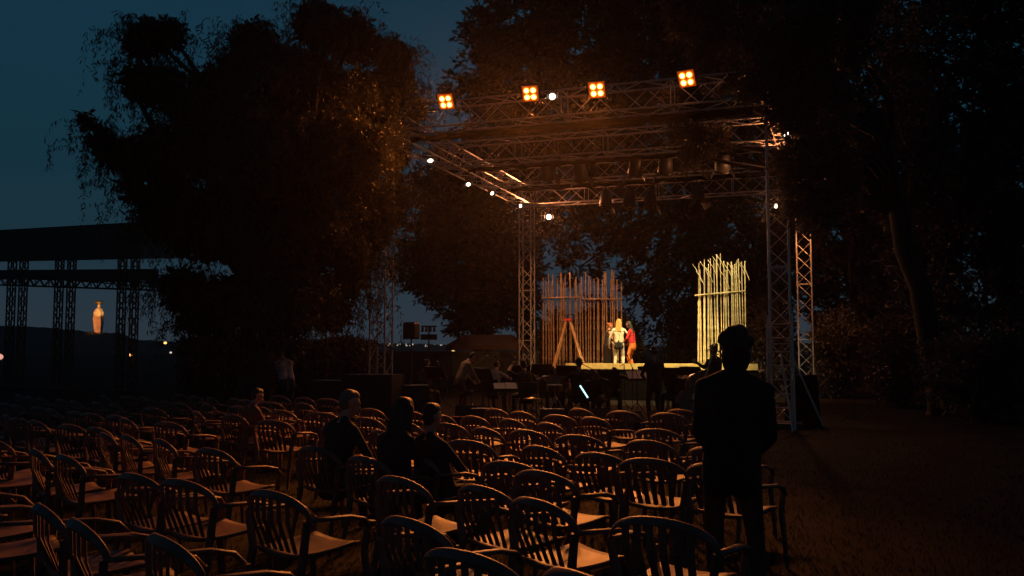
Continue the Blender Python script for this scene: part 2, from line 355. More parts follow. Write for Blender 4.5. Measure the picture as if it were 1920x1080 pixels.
# stage frame coordinates
TH = R(19.06); U = Vector((math.cos(TH), -math.sin(TH), 0)); V = Vector((math.sin(TH), math.cos(TH), 0)); O = Vector((-3.15, 21.2, 0))
def S(u, v, z=0.): return O + U*u + V*v + Vector((0, 0, z))
def u_px(px, v):
    b = S(0, v); k = (px-960)/F; return (k*b.y - b.x)/(U.x - k*U.y)
WF, WB, DV, ZT, ZB = 9.2, 9.57, 11.3, 7.42, 6.84
fr = thing('stage_truss_frame', 'aluminium box truss stage frame carrying the amber lamps', 'truss')
ts = .40; zc = (ZT+ZB)/2
corners = [(0, 0), (WF, 0), (0, DV), (WB, DV)]
for (u, v) in corners:
    t = add_truss(fr, 'tower', S(u, v, .12), S(u, v, ZB+.05), ts if v == 0 else .44, U)
    MB().box(S(u, v, .06), (.8, .8, .1), Matrix.Rotation(-TH, 3, 'Z')).build('base_plate', M_steel, fr)
for v, wv in ((0, WF), (3.9, WF+.1), (7.3, WF+.2), (DV, WB)):
    add_truss(fr, 'cross_truss', S(-.3, v, zc), S(wv+.3, v, zc), ZT-ZB, Vector((0,0,1)), step=.62)
add_truss(fr, 'side_truss', S(0, -.3, zc), S(0, DV+.3, zc), ZT-ZB, Vector((0,0,1)), step=.5)
add_truss(fr, 'side_truss', S(WF, -.3, zc), S(WB, DV+.3, zc), ZT-ZB, Vector((0,0,1)), step=.5)
# outriggers on left tower and right tower
for (u, du) in ((WF, .8),):
    MB().tube([S(u, 0, 1.5)-V*.2, S(u+du*.3, -1.2, .02)], .022, 6).build('stabiliser_leg', M_alu, fr)
    MB().tube([S(u, 0, 1.5)+U*.2, S(u+du, .1, .02)], .022, 6).build('stabiliser_leg', M_alu, fr)
for k in range(7):
    v = (0, 3.9, 7.3, DV)[k % 4]; u = .8+1.15*k; pts = [S(u+.22*i, v-.3, ZB-.03-.16*math.sin(math.pi*i/8)*(1+.3*(k % 3))) for i in range(9)]
    MB().tube(pts, .012, 5).build('cable', M_black, fr)
# black masking cloths under the trusses
def border(label, v, u0, u1, z0, z1):
    m = MB(); k = 60; v_ = []
    for i in range(k+1):
        u = u0+(u1-u0)*i/k; wv = .04*math.sin(i*1.7)+.02*math.sin(i*3.1)
        v_ += [S(u, v+wv, z1), S(u, v+wv*1.5, z0 + .02*math.sin(i*.9)), S(u, v+wv*1.5+.012, z0+.02*math.sin(i*.9)), S(u, v+wv+.012, z1)]
    f = []
    for i in range(k):
        a = i*4; b = a+4
        for q in range(4): f.append((a+q, b+q, b+(q+1) % 4, a+(q+1) % 4))
    m.add(v_, f); o = m.build('border_cloth', M_cloth, None, True); return tag(o, label, 'cloth', 'black masking cloths on the truss')
border('black masking cloth hung just behind the front truss with the amber lamps', .5, .5, 8.7, ZB-.14, ZB+.02)
border('black masking cloth hung under the second cross truss', 4.3, .5, 8.7, ZB-.14, ZB-.02)
border('black masking cloth hung under the third cross truss above the lanterns', 7.75, .6, 8.9, ZB-.14, ZB-.02)
# ------------------------------------------------------------------ lamps on the truss
def blinder(label, px, py, watt, aim, cone=70):
    u = None
    for i in range(400):
        uu = i*WF/400; q = proj(S(uu, -.42, 7.3))
        if u is None and q[0] >= px: u = uu
    d = 0.
    base = S(u, -.42, 0); z = at(px, py, base.y).z; p = Vector((base.x, base.y, z))
    t = thing('blinder_lamp', label, 'stage light', p, 0, 'amber four cell lamps on the front truss')
    dirv = (Vector(aim)-p).normalized(); m3 = lookrot(dirv)
    t.rotation_euler = m3.to_euler()
    MB().box((0, -.09, 0), (.37, .14, .37)).build('housing', M_black, t)
    MB().box((0, -.016, 0), (.36, .008, .36)).build('halo_plate', M_halo, t)  # added plate, its glow stands in for the halo behind the cells
    yk = MB(); yk.box((-.215, -.06, .05), (.02, .05, .32)); yk.box((.215, -.06, .05), (.02, .05, .32)); yk.box((0, -.06, .22), (.45, .05, .02)); yk.box((0, -.2, .26), (.05, .32, .05)); yk.build('yoke', M_steel, t)
    for sx in (-1, 1):
        for sz in (-1, 1):
            MB().tube([(sx*.077, -.03, sz*.077), (sx*.077, .006, sz*.077), (sx*.077, .012, sz*.077)], [.05, .05, .04], 16).build('lamp', M_amber, t)
            MB().tube([(sx*.077, -.03, sz*.077), (sx*.077, .003, sz*.077)], [.072, .072], 18).build('reflector_glow', M_refl_glow, t)  # reflector cup with the cell's bloom painted in as emission
    lamp_spot('blinder_beam', p+dirv*.12, aim, watt, (1., .27, .045), cone, 1., .12, t)
B = LAMP_BLINDER
blinder('leftmost amber four cell lamp, beside the weeping tree', 835, 191, B*.6, (-4.8, 10., .5), 95)
blinder('amber four cell lamp just left of the small white spotlight', 993, 176, B*1.9, (-1.8, 9.2, .6), 58)
blinder('amber four cell lamp just right of the small white spotlight', 1117, 169, B*2.1, (-1.1, 9.0, .6), 50)
blinder('rightmost and largest looking amber four cell lamp, under overhanging leaves', 1285, 148, B*1.5, (-1.8, 9.2, .6), 38)
def par_can(label, p, aim, lit, size=.2, watt=0, col=(1., .80, .36), ang=34, hang=.32, name='spotlight', group='spotlights hung from the truss'):
    p = Vector(p); d = (Vector(aim)-p).normalized(); t = thing(name, label, 'stage light', p, 0, group)
    t.rotation_euler = lookrot(d).to_euler(); r = size/2
    MB().tube([(0,-size*1.5,0), (0,-size*1.42,0), (0,-size*.9,0), (0,0,0)], [r*.35, r*.7, r*.95, r*1.05], 16).build('housing', M_black, t, True)
    MB().tube([(0,.0,0), (0,.022,0)], [r*1.12, r*1.12], 16).build('bezel', M_steel, t)
    MB().tube([(0,.022,0), (0,.03,0)], [r*.95, r*.8], 16).build('lens', M_white_lamp if lit else M_glass, t, True)
    iv = lookrot(d).transposed(); upl = iv @ Vector((0,0,1))
    y = MB(); side = Vector((1,0,0)); c = Vector((0,-size*.7,0))
    y.tube([c-side*r*1.15, c-side*r*1.15+upl*hang*.6, c+upl*hang*.62, c+side*r*1.15+upl*hang*.6, c+side*r*1.15], .012, 4); y.tube([c+upl*hang*.6, c+upl*hang], .02, 6); y.build('yoke', M_steel, t)
    for sx in (-1, 1):
        MB().box((sx*r*1.35, size*.30, 0), (.008, size*.6, size*.9), Matrix.Rotation(-sx*.45, 3, 'Z')).build('barn_door', M_black, t)
    if watt: lamp_spot('spotlight_beam', p+d*.1, aim, watt, col, ang, .5, .05, t)
    return t
def side_pt(px, py, u=0.):
    best = None
    for i in range(600):
        v = i*DV/600; q = proj(S(u, v, 6.6))
        if best is None or abs(q[0]-px) < best[0]: best = (abs(q[0]-px), v)
    b = S(u, best[1]); return Vector((b.x, b.y, at(px, py, b.y).z))
ST = LAMP_STAGE
scr = S(7.0, 9.5, 2.6); ppl = S(3.6, 9.3, 1.9); lad = S(2.0, 9.4, 2.0); fas = S(4.8, 8.5, 1.05)
par_can('lit spotlight nearest the weeping tree under the left side truss', side_pt(807, 300), gnd(862, 782)+Vector((0, 0, 1.0)), True, .16, ST*1.0, (1., .5, .22), ang=26)
par_can('second lit spotlight along the left side truss', side_pt(878, 345), spot_on(948, 19.2, .8), True, .13, ST*1.6, (1., .40, .12), ang=18)
par_can('third lit spotlight along the left side truss', side_pt(922, 362), S(7.5, 3.2, 1.5), True, .13, ST*.5, (1., .6, .3), ang=60)
par_can('lit spotlight at the top of the left rear tower', side_pt(975, 386), S(8, 6.0, 5.0), True, .13, ST*1.3, (1., .34, .13), ang=168)
par_can('lit spotlight under the rear truss just right of the left rear tower', S(.9, DV-.2, 6.35), S(2.6, 5, 5.0), True, .2, ST*1.3, (1., .34, .13), ang=168)
p37 = S(u_px(1037, -.35), -.35, 0); p37.z = at(1037, 181, p37.y).z
par_can('small round white spotlight between the two middle amber lamps on front truss', p37, (0.4, 0, 2.2), True, .15, 20, (1., .9, .8), 60)
def right_pt(px, py, v): 
    b = S(WF+(WB-WF)*v/DV, v); return Vector((at(px, py, b.y).x, b.y, at(px, py, b.y).z))
par_can('lit spotlight highest on the right, half hidden by leaves', right_pt(1475, 252, 2.2), S(7.6, -2.5, 6.2), True, .13, ST*.18, (1., .34, .13), ang=168)
par_can('small lit spotlight right of the right front tower, below the leaves', right_pt(1499, 366, 8.8), S(WB, DV, 2.5), True, .14, ST*1.0, (1., .36, .12), 80)
par_can('lit spotlight at the top of the right front tower', right_pt(1456, 386, 6.2), S(5, 2.0, 5.0), True, .13, ST*.8, (1., .34, .12), ang=168)
LAN = [(S(1.5, 10.5, 2.6), 1.7, (1., .42, .14), 62), (S(3.0, 10.5, 2.6), 2.0, (1., .46, .16), 58), (S(3.7, 9.2, 1.6), 1.5, (1., .74, .42), 44), (S(5.2, 8.6, 1.1), 8.0, (1., .76, .30), 56), (S(7.05, 9.6, 2.4), 2.9, (1., .84, .45), 52)]
for k, (px, py) in enumerate(((1028,332),(1090,334),(1190,326),(1247,324),(1355,318))):
    b = S(.0, 7.0); Y = b.y-.3265*(px-800)/F*28/.945; p = at(px, py, Y); a = LAN[k]
    par_can('large round stage lantern, %s from the left under the third cross truss' % ORD[k], p, a[0], False, .42, ST*a[1], a[2], a[3], hang=.45, name='stage_lantern', group='large lanterns under the truss')
for k, (px, py) in enumerate(((1135,388),(1180,386),(1220,388),(1310,376))):
    Y = 30.6-(px-988)/F*10; p = at(px, py, Y)
    par_can('unlit round stage lantern, %s from the left under the rear truss' % ORD[k], p, p+Vector((.15*random.uniform(-1,1), -.25, -1)), False, .42, hang=.45, name='stage_lantern', group='large lanterns under the truss')
# ------------------------------------------------------------------ stage
DZ = .90
def ubox(u0, u1, v0, v1, z0, z1):
    m = MB(); v = [S(u, v_, z) for z in (z0, z1) for u, v_ in ((u0, v0), (u1, v0), (u1, v1), (u0, v1))]
    return m.add(v, [(3,2,1,0),(4,5,6,7),(0,1,5,4),(1,2,6,5),(2,3,7,6),(3,0,4,7)])
stg = thing('stage', 'low wooden stage with a bright yellow lit front beam', 'stage', (0,0,0))
U0, U1, V0, V1 = 1.29, 8.22, 8.6, 13.0
nb = 22
for i in range(nb):
    a = V0+.12+(V1-V0-.12)*i/nb; ubox(U0, U1, a, a+(V1-V0-.12)/nb-.012, DZ-.05, DZ).build('deck_board', M_deck, stg)
cuts = [u_px(p, V0) for p in (1060, 1102, 1148, 1212, 1300, 1352)] + [U1]
for i in range(len(cuts)-1): ubox(cuts[i], cuts[i+1]-.012, V0, V0+.09, .97+.006*(i % 2), 1.155+.006*(i % 2)).build('front_beam', M_wood, stg)
ubox(U0, cuts[0]-.01, V0, V0+.09, .80, .93).build('side_beam', M_black, stg)
ubox(U0, U1, V0+.03, V0+.05, .02, .965).build('skirt', M_cloth, stg)
for i in range(6):
    for v in (V0+.3, V1-.2):
        u = U0+.1+(U1-U0-.2)*i/5; ubox(u-.04, u+.04, v-.04, v+.04, 0, DZ-.052).build('leg', M_steel, stg)
def bamboo_mesh(h, r):
    pts, rd = [], []; n = int(h/.33)
    for i in range(n+1):
        z = h*i/n
        for dz, k in ((-.012, 1.), (0, 1.16), (.012, 1.)):
            if 0 <= z+dz <= h: pts.append((0, 0, z+dz)); rd.append(r*k*(1-.35*z/h))
    return MB().tube(pts, rd, 7)
def bamboo_screen(label, u0, u1, v, n, ztop, zrail, m, seed, split=None, r=(.022, .036), slope=0., twine=False):
    random.seed(seed)
    base = S((u0+u1)/2, v, DZ); t = thing('bamboo_screen', label, 'bamboo screen', base)
    for i in range(n):
        u = u0+(u1-u0)*(i+random.uniform(-.3, .3))/(n-1); zt = ztop + random.uniform(-.28, .12) + (random.random() < .2)*.2
        if split and abs(u-split) < .035: continue
        o = bamboo_mesh(zt-DZ, random.uniform(*r)).build('bamboo_pole', m, t, True)
        o.location = S(u, v+random.uniform(-.05, .05), DZ)-base; o.rotation_euler = (random.uniform(-.012, .012), random.uniform(-.02, .02), random.uniform(0, 6))
        if twine and i % 2 == 0:
            MB().tube([S(u-.12, v-.05, zt-.05)-base, S(u+.05, v-.06, zt-.30)-base, S(u+.16, v-.05, zt-.62)-base], .010, 4).build('twine', m, t)
    segs = [(u0-.06, u1+.04)] if not split else [(u0-.05, split-.05), (split+.04, u1+.08)]
    for k, (a, b) in enumerate(segs):
        MB().tube([S(a, v-.08, zrail-slope*.5-k*.07)-base, S(b, v-.08, zrail+slope*.5-k*.10)-base], [.030, .024], 7).build('cross_rail', m, t, True)
    return t
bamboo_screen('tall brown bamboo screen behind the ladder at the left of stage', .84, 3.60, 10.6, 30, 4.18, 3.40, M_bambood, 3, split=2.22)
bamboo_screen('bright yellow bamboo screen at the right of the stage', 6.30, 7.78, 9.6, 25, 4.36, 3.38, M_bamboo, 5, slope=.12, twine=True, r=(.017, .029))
random.seed(11)
# ladder on stage
def stepladder(label, base, rz, H, spread, w0, w1, group=None):
    t = thing('stepladder', label, 'ladder', base, rz)
    for sy in (-1, 1):
        for sx in (-1, 1):
            MB().tube([(sx*w0, sy*spread, 0), (sx*w1, sy*.05, H)], .034, 6).build('rail', M_timber, t)
        if sy < 0:
            for i in range(1, 6):
                k = i/6; MB().box((0, sy*(spread+(.05-spread)*k), H*k), (2*(w0+(w1-w0)*k), .08, .024)).build('rung', M_timber, t)
    MB().box((0, 0, H+.02), (2*w1+.1, .22, .07)).build('top_cap', M_red, t); return t
stepladder('open wooden stepladder with a red top in front of the brown bamboo screen', S(u_px(1066, 9.35), 9.35, DZ), R(80), 1.66, .54, .26, .18)
# ------------------------------------------------------------------ people
def ik(a, b, l1, l2, hint):
    a, b, hint = Vector(a), Vector(b), Vector(hint); d = b-a; L = d.length; mx = (l1+l2)*.999
    if L > mx: b = a + d*(mx/L); d = b-a; L = mx
    L = max(L, abs(l1-l2)+.02); dn = d.normalized()
    x = (l1*l1-l2*l2+L*L)/(2*L); h = math.sqrt(max(0, l1*l1-x*x))
    n = hint - dn*hint.dot(dn); n = n.normalized() if n.length > 1e-6 else dn.orthogonal()
    return a + dn*x + n*h, b
def capsule(m, a, b, ra, rb, n=12):
    a, b = Vector(a), Vector(b); d = b-a; L = d.length
    m.ball(a, ra, n); m.ball(b, rb, n)
    if L > 1e-4: m.tube([a, b], [ra, rb], n)
def remesh(m, vox):
    me = m.mesh('tmp', []); o = bpy.data.objects.new('tmp', me); C.objects.link(o)
    md = o.modifiers.new('r', 'REMESH'); md.mode = 'VOXEL'; md.voxel_size = vox
    sm = o.modifiers.new('s', 'SMOOTH'); sm.factor = .5; sm.iterations = 4
    dg = bpy.context.evaluated_depsgraph_get(); out = bpy.data.meshes.new_from_object(o.evaluated_get(dg))
    bpy.data.objects.remove(o); bpy.data.meshes.remove(me); return out
def shade(me, bones, mats, order):
    n = len(me.polygons); c = np.empty(n*3); me.polygons.foreach_get('center', c); c = c.reshape(n, 3)
    best = np.full(n, 1e9); idx = np.zeros(n, np.int32)
    for (a, b, ra, rb, reg) in bones:
        a, b = np.array(a), np.array(b); ab = b-a; t = np.clip(((c-a)@ab)/max(ab@ab, 1e-9), 0, 1)
        d = np.linalg.norm(c-(a+t[:, None]*ab), axis=1) - (ra+(rb-ra)*t)
        k = d < best; best[k] = d[k]; idx[k] = order.index(reg)
    me.materials.clear()
    for r in order: me.materials.append(mats[r])
    me.polygons.foreach_set('material_index', idx); me.polygons.foreach_set('use_smooth', [True]*n); me.update()
SKIN = mat('skin', (.42, .22, .14), .5, .1, 8)
def cloth(name, col): return mat(name, col, .85, .2, 14, .15)
def person(label, loc, rz, H=1.70, hip=None, lean=0., roll=0., twist=0., head=(0., 0.), hl=None, hr=None, el=(-1,-.5,-.3), er=(1,-.5,-.3), fl=None, fr_=None, knee=(0,1,0),
           top=None, bottom=None, shoes=None, hairm=None, hair='short', sleeves='long', skirt=None, hipm=None, group=None, vox=.014, fat=1.0, curl=.8, collar=False):
    s = H/1.72; sc = lambda v: Vector(v)*s
    t = thing('person', label, 'person', loc, rz, group)
    hip = sc(hip if hip is not None else (0, 0, .93))
    Rm = Matrix.Rotation(R(twist), 3, 'Z') @ Matrix.Rotation(-R(lean), 3, 'X') @ Matrix.Rotation(R(roll), 3, 'Y')
    T = lambda v: hip + Rm @ sc(v)
    bones = []
    def bn(a, b, ra, rb, reg): bones.append((Vector(a), Vector(b), ra*s*(fat if reg in ('top', 'hip') else 1), rb*s*(fat if reg in ('top', 'hip') else 1), reg))
    bn(T((-.075,0,0)), T((.075,0,0)), .105, .105, 'hip'); bn(T((-.07,.0,.06)), T((.07,.0,.06)), .10, .10, 'hip')
    bn(T((-.055,.01,.17)), T((.055,.01,.17)), .097, .097, 'top'); bn(T((-.085,.005,.33)), T((.085,.005,.33)), .108, .108, 'top'); bn(T((-.10,-.005,.42)), T((.10,-.005,.42)), .092, .092, 'top')
    bn(T((-.14,-.01,.455)), T((.14,-.01,.455)), .056, .056, 'top')
    for q in (-1, 1):
        bn(T((q*.035,-.01,.525)), T((q*.15,-.01,.46)), .044, .052, 'top'); bn(T((q*.06,.005,.38)), T((q*.068,.005,.07)), .106, .114, 'top')
        bn(T((q*.06,0,.0)), T((q*.07,0,-.12)), .112, .105, 'hip')
    Hm = Rm @ Matrix.Rotation(R(head[0]), 3, 'Z') @ Matrix.Rotation(-R(head[1]), 3, 'X')
    neck = T((0, .005, .55)); hc = neck + Hm @ sc((0, .03, .145)); Hh = lambda v: hc + Hm @ sc(v)
    bn(T((0,-.005,.48)), Hh((0,-.01,-.06)), .056, .052, 'top' if collar else 'skin')
    bn(Hh((0,-.018,.035)), Hh((0,.01,.03)), .082, .078, 'skin'); bn(Hh((0,.025,-.035)), Hh((0,.045,-.07)), .06, .042, 'skin')
    bn(Hh((0,.085,.0)), Hh((0,.104,-.022)), .010, .016, 'skin'); bn(Hh((-.03,.075,.022)), Hh((.03,.075,.022)), .018, .018, 'skin'); bn(Hh((-.014,.083,-.055)), Hh((.014,.083,-.055)), .011, .011, 'skin')
    for q in (-1, 1): bn(Hh((q*.082,-.005,.01)), Hh((q*.086,-.01,-.025)), .017, .013, 'skin')
    hands = []
    for q, hnd, hint in ((-1, hl, el), (1, hr, er)):
        sh = T((q*.185,-.01,.445)); tgt = sc(hnd) if hnd is not None else T((q*.27, .06, -.10))
        e, wst = ik(sh, tgt, .285*s, .255*s, Vector(hint))
        bn(sh, e, .053, .043, 'top' if sleeves != 'none' else 'skin'); bn(e, e.lerp(wst, .4), .042, .041, 'top' if sleeves == 'long' else 'skin'); bn(e.lerp(wst, .4), wst, .040, .028, 'top' if sleeves == 'long' else 'skin')
        hands.append((q, e, wst))
    for q, ft in ((-1, fl), (1, fr_)):
        hj = T((q*.09, 0, -.02)); ft = sc(ft) if ft is not None else sc((q*.11, 0, .085))
        k, an = ik(hj, ft, .43*s, .43*s, Vector(knee)+Vector((q*.12,0,0)))
        bn(hj, k, .085, .058, 'bottom'); bn(k, k.lerp(an, .35), .056, .057, 'bottom'); bn(k.lerp(an, .35), an, .057, .042, 'bottom')
        fd = Vector((q*.15, 1, 0)).normalized()
        bn(an+Vector((0,0,-.04*s))-fd*.04*s, an+fd*.08*s+Vector((0,0,-.05*s)), .036, .036, 'shoes'); bn(an+fd*.08*s+Vector((0,0,-.052*s)), an+fd*.16*s+Vector((0,0,-.058*s)), .036, .026, 'shoes')
        if skirt: 
            for i in range(5): bn(hj+Vector((q*.03*i*s,0,0)), k.lerp(an, skirt)+Vector((q*.015*i*s,0,0)), .10, .13, 'hip')
    m = MB()
    for (a, b, ra, rb, reg) in bones: capsule(m, a, b, ra, rb)
    me = remesh(m, vox)
    mats = dict(skin=SKIN, top=top, bottom=bottom, shoes=shoes or M_black, hip=hipm or bottom)
    order = ['skin', 'top', 'bottom', 'shoes', 'hip']; shade(me, bones, mats, order)
    # hands: palm, four fingers and a thumb, grown into the wrist
    hm = MB()
    for q, e, wst in hands:
        d = (wst-e).normalized(); pn = Vector((-q, 0, 0)); pn = pn - d*pn.dot(d); pn = pn.normalized() if pn.length > .1 else d.orthogonal(); sd = d.cross(pn)*(1 if q > 0 else -1)
        hb = MB()
        for k in (-1, 0, 1): capsule(hb, wst-d*.01*s, wst+d*.075*s+sd*k*.022*s, .019*s, .015*s, 8)
        for k, ln in ((-1.5, .055), (-.5, .068), (.5, .072), (1.5, .065)):
            b0 = wst+d*.082*s+sd*k*.018*s; b1 = b0+(d*math.cos(curl*.6)+pn*math.sin(curl*.6))*ln*.55*s; b2 = b1+(d*math.cos(curl*1.5)+pn*math.sin(curl*1.5))*ln*.5*s
            capsule(hb, b0, b1, .0095*s, .009*s, 8); capsule(hb, b1, b2, .009*s, .0075*s, 8)
        t0 = wst+d*.025*s+sd*.026*s; t1 = t0+(d*.7+sd*.6+pn*.3).normalized()*.042*s; t2 = t1+(d*.9+pn*.4).normalized()*.03*s
        capsule(hb, t0, t1, .013*s, .011*s, 8); capsule(hb, t1, t2, .011*s, .009*s, 8)
        hme = remesh(hb, .0065); n0 = len(hm.v)
        hm.add([v.co[:] for v in hme.vertices], [tuple(p.vertices) for p in hme.polygons]); bpy.data.meshes.remove(hme)
    for q in (-1, 1): hm.ball(Hh((q*.032, .083, .004)), (.011*s,)*3, 8, 3)
    tot = MB(); tot.add([v.co[:] for v in me.vertices], [tuple(p.vertices) for p in me.polygons]); tot.m = [p.material_index for p in me.polygons]
    o0 = len(tot.v); tot.v += hm.v; tot.f += [tuple(i+o0 for i in f) for f in hm.f]; tot.m += hm.m
    bpy.data.meshes.remove(me)
    tot.build('body', [mats[r] for r in order], t, True)
    hb = MB()
    if hair in ('short', 'long', 'bun', 'curly'):
        capsule(hb, Hh((0,-.03,.055)), Hh((0,.015,.07)), .083*s, .066*s); capsule(hb, Hh((0,-.045,.0)), Hh((0,-.04,-.03)), .07*s, .056*s)
        if hair == 'curly':
            capsule(hb, Hh((-.03,-.05,-.05)), Hh((-.03,-.045,-.105)), .062*s, .05*s); capsule(hb, Hh((.03,-.05,-.05)), Hh((.03,-.045,-.105)), .062*s, .05*s)
            for k in range(46):
                a = random.uniform(0, 6.28); b = random.uniform(-1.0, 1.4); rr = .090
                hb.ball(Hh((math.cos(a)*math.cos(b)*rr, -.03+math.sin(a)*math.cos(b)*rr*(1 if math.sin(a) < 0 else .6), .03+math.sin(b)*rr*.95)), random.uniform(.02, .032)*s, 8)
        if hair == 'long':
            for q in (-1, 0, 1): capsule(hb, Hh((q*.05,-.05,.03)), Hh((q*.07,-.085,-.30)), .05*s, .036*s)
            for q in (-1, 1): capsule(hb, Hh((q*.068,-.01,.04)), Hh((q*.085,.0,-.20)), .032*s, .022*s)
        if hair == 'bun': hb.ball(Hh((0,-.11,.07)), .045*s)
    else:
        capsule(hb, Hh((0,-.02,.045)), Hh((0,.01,.05)), .088*s, .086*s)
        if hair == 'cap':
            for k in range(7): capsule(hb, Hh((-.05+.0167*k,.07,.045)), Hh((-.05+.0167*k,.145-.012*abs(k-3),.035)), .012*s, .009*s, 8)
        if hair == 'hat':
            for k in range(20):
                a = k*.314; capsule(hb, Hh((math.cos(a)*.07,math.sin(a)*.08-.005,.065)), Hh((math.cos(a)*.15,math.sin(a)*.165-.005,.058)), .012*s, .010*s, 8)
            capsule(hb, Hh((0,-.02,.10)), Hh((0,.01,.105)), .078*s, .075*s)
    hme = remesh(hb, .011); hme.materials.append(hairm); hme.polygons.foreach_set('use_smooth', [True]*len(hme.polygons))
    link({'cap': 'cap', 'hat': 'hat'}.get(hair, 'hair'), hme, t)
    return t
K_black = cloth('black_clothing', (.012, .012, .014)); K_navy = cloth('navy_cotton', (.018, .022, .035)); K_white = cloth('cream_knit', (.62, .55, .42)); K_red = cloth('red_wool', (.42, .015, .02))
K_orange = cloth('orange_trousers', (.62, .17, .03)); K_grey = cloth('grey_jacket', (.42, .34, .30)); K_jean = cloth('dark_denim', (.02, .028, .042)); K_brown = cloth('brown_cotton', (.30, .19, .12)); K_rust = cloth('rust_trousers', (.17, .06, .04)); K_shoe = cloth('pale_shoe', (.4, .34, .3))
H_dark = mat('dark_hair', (.012, .010, .009), .6, .3, 30, .3); H_blond = mat('blond_hair', (.42, .24, .07), .5, .25, 40, .3); H_red = mat('auburn_hair', (.28, .075, .02), .5, .3, 40, .3); H_grey = mat('grey_hair', (.10, .08, .07), .6, .3, 40, .3)
# foreground man with arms folded
person('tall person in dark clothes standing in the foreground, seen from behind against bamboo', spot_on(1368, 5.35), R(-12), 1.71, collar=True, top=K_black, bottom=cloth('maroon_trousers', (.09, .03, .025)), hairm=H_dark, hair='curly', head=(8, -4), fat=.98,
       hl=(-.13, .24, .98), hr=(.16, .22, .96), el=(-.35, -.8, -.3), er=(.35, -.8, -.3), fl=(-.10, .06, .085), fr_=(.15, -.07, .085), roll=3, vox=.011, hipm=K_black)
# three on stage
DZl = lambda px, v: S(u_px(px, v), v, DZ)
person('person in a black dress with auburn hair, leftmost of the trio on stage', DZl(1139, 9.75), R(-75), 1.56, top=K_black, bottom=K_black, hairm=H_red, hair='bun', skirt=.8, hl=(-.10, .30, .95), hr=(.25, .22, 1.0), sleeves='none', head=(-10, 10), lean=4, vox=.012)
person('person with long blond hair in cream top and pale trousers, middle of stage trio', DZl(1160, 9.2), R(-12), 1.66, top=K_white, bottom=K_white, hipm=K_black, hairm=H_blond, hair='long', hl=(-.34, .10, .88), hr=(.24, .25, 1.05), head=(-8, 8), fl=(-.14, 0, .085), fr_=(.14, 0, .085), fat=.9, vox=.012)
person('person in a red jumper and orange trousers, rightmost of the trio on stage', DZl(1185, 9.4), R(62), 1.60, top=K_red, bottom=K_orange, hairm=H_dark, hair='long', hl=(-.12, .24, 1.05), hr=(.14, .2, .95), head=(6, 10), lean=5, fat=1.0, vox=.012)
# standing person among the chairs on the left
person('person in a grey jacket bending forward among the chairs beneath the weeping tree', gnd(537, 801), R(38), 1.70, lean=28, head=(0, 32), top=K_grey, bottom=K_jean, shoes=K_shoe, hairm=H_dark, hl=(-.20, .52, .95), hr=(.12, .50, .86), fl=(-.10, -.03, .085), fr_=(.12, .04, .085))
# ------------------------------------------------------------------ plastic armchairs
def chair_proto():
    t = thing('plastic_armchair', 'x', 'chair')
    sm = MB(); nx, ny = 8, 8; top = []
    for j in range(ny+1):
        for i in range(nx+1):
            a = i/nx*2-1; b = j/ny*2-1; w_ = .225-.02*(1-b)/2
            top.append((a*w_*(1-.06*b**4), b*.225, .425+.018*(b*.6)+.020*a*a-.012*(1-b*b)-.03*max(0, b-.75)*4*.3))
    nv = len(top); vv = top+[(x, y, z-.022) for x, y, z in top]; ff = []
    for j in range(ny):
        for i in range(nx):
            a = j*(nx+1)+i; ff.append((a, a+1, a+nx+2, a+nx+1)); ff.append((a+nv, a+nx+1+nv, a+nx+2+nv, a+1+nv))
    edge = [i for i in range(nx)] + [j*(nx+1)+nx for j in range(ny)] + [ny*(nx+1)+i for i in range(nx, 0, -1)] + [j*(nx+1) for j in range(ny, 0, -1)]
    for k in range(len(edge)):
        a, b = edge[k], edge[(k+1) % len(edge)]; ff.append((b, a, a+nv, b+nv))
    sm.add(vv, ff); sm.build('seat', M_plastic, t, True)
    # arched top rail running down into both arms
    rail = [];
    for k in range(17):
        a = math.pi*k/16; rail.append((math.cos(a)*-.285, -.235-.075*math.sin(a)+.02*abs(math.cos(a)), .635+.135*math.sin(a)**.8))
    MB().tube(rail, [(.015+.013*math.sin(math.pi*k/16), .0055) for k in range(17)], 8, flat=(0,0,1)).build('back_rail', M_plastic, t, True)
    for q in (-1, 1):
        MB().tube([(q*.285,-.232,.635), (q*.292,-.10,.63), (q*.292,.06,.62), (q*.28,.18,.59), (q*.265,.235,.53)], [(.014,.022),(.014,.028),(.014,.030),(.014,.028),(.014,.022)], 8, flat=(0,0,1)).build('armrest', M_plastic, t, True)
        MB().tube([(q*.255,.235,.535), (q*.25,.22,.40), (q*.27,.255,.0)], [(.022,.030),(.022,.030),(.015,.018)], 6).build('front_leg', M_plastic, t)
        MB().tube([(q*.282,-.235,.635), (q*.24,-.225,.42), (q*.255,-.30,.0)], [(.022,.018),(.026,.024),(.015,.018)], 6).build('rear_leg', M_plastic, t)
    for k in range(6):
        x = -.170+.068*k; zt = .635+.135*math.sin(math.acos(x/.285))**.8 - .01; yb = -.235-.075*math.sin(math.acos(x/.285))
        MB().tube([(x*.92, -.215, .435), (x, yb+.012, .62), (x, yb+.005, zt)], [(.021,.005),(.021,.005),(.022,.005)], 6, flat=(1,0,0)).build('slat', M_plastic, t)
    return t
proto = chair_proto(); used = False
PH = R(43); Fd = Vector((math.sin(PH), math.cos(PH), 0)); Rd = Vector((math.cos(PH), -math.sin(PH), 0))
cands = []
MANX = spot_on(1368, 5.35)
rc = random.Random(4)
SEATS = {'grey': spot_on(640, 7.7), 'black': spot_on(738, 7.0), 'slouch': spot_on(818, 7.2), 'small': spot_on(472, 11.4)}
OFF = Vector((.15, 1.2, 0))
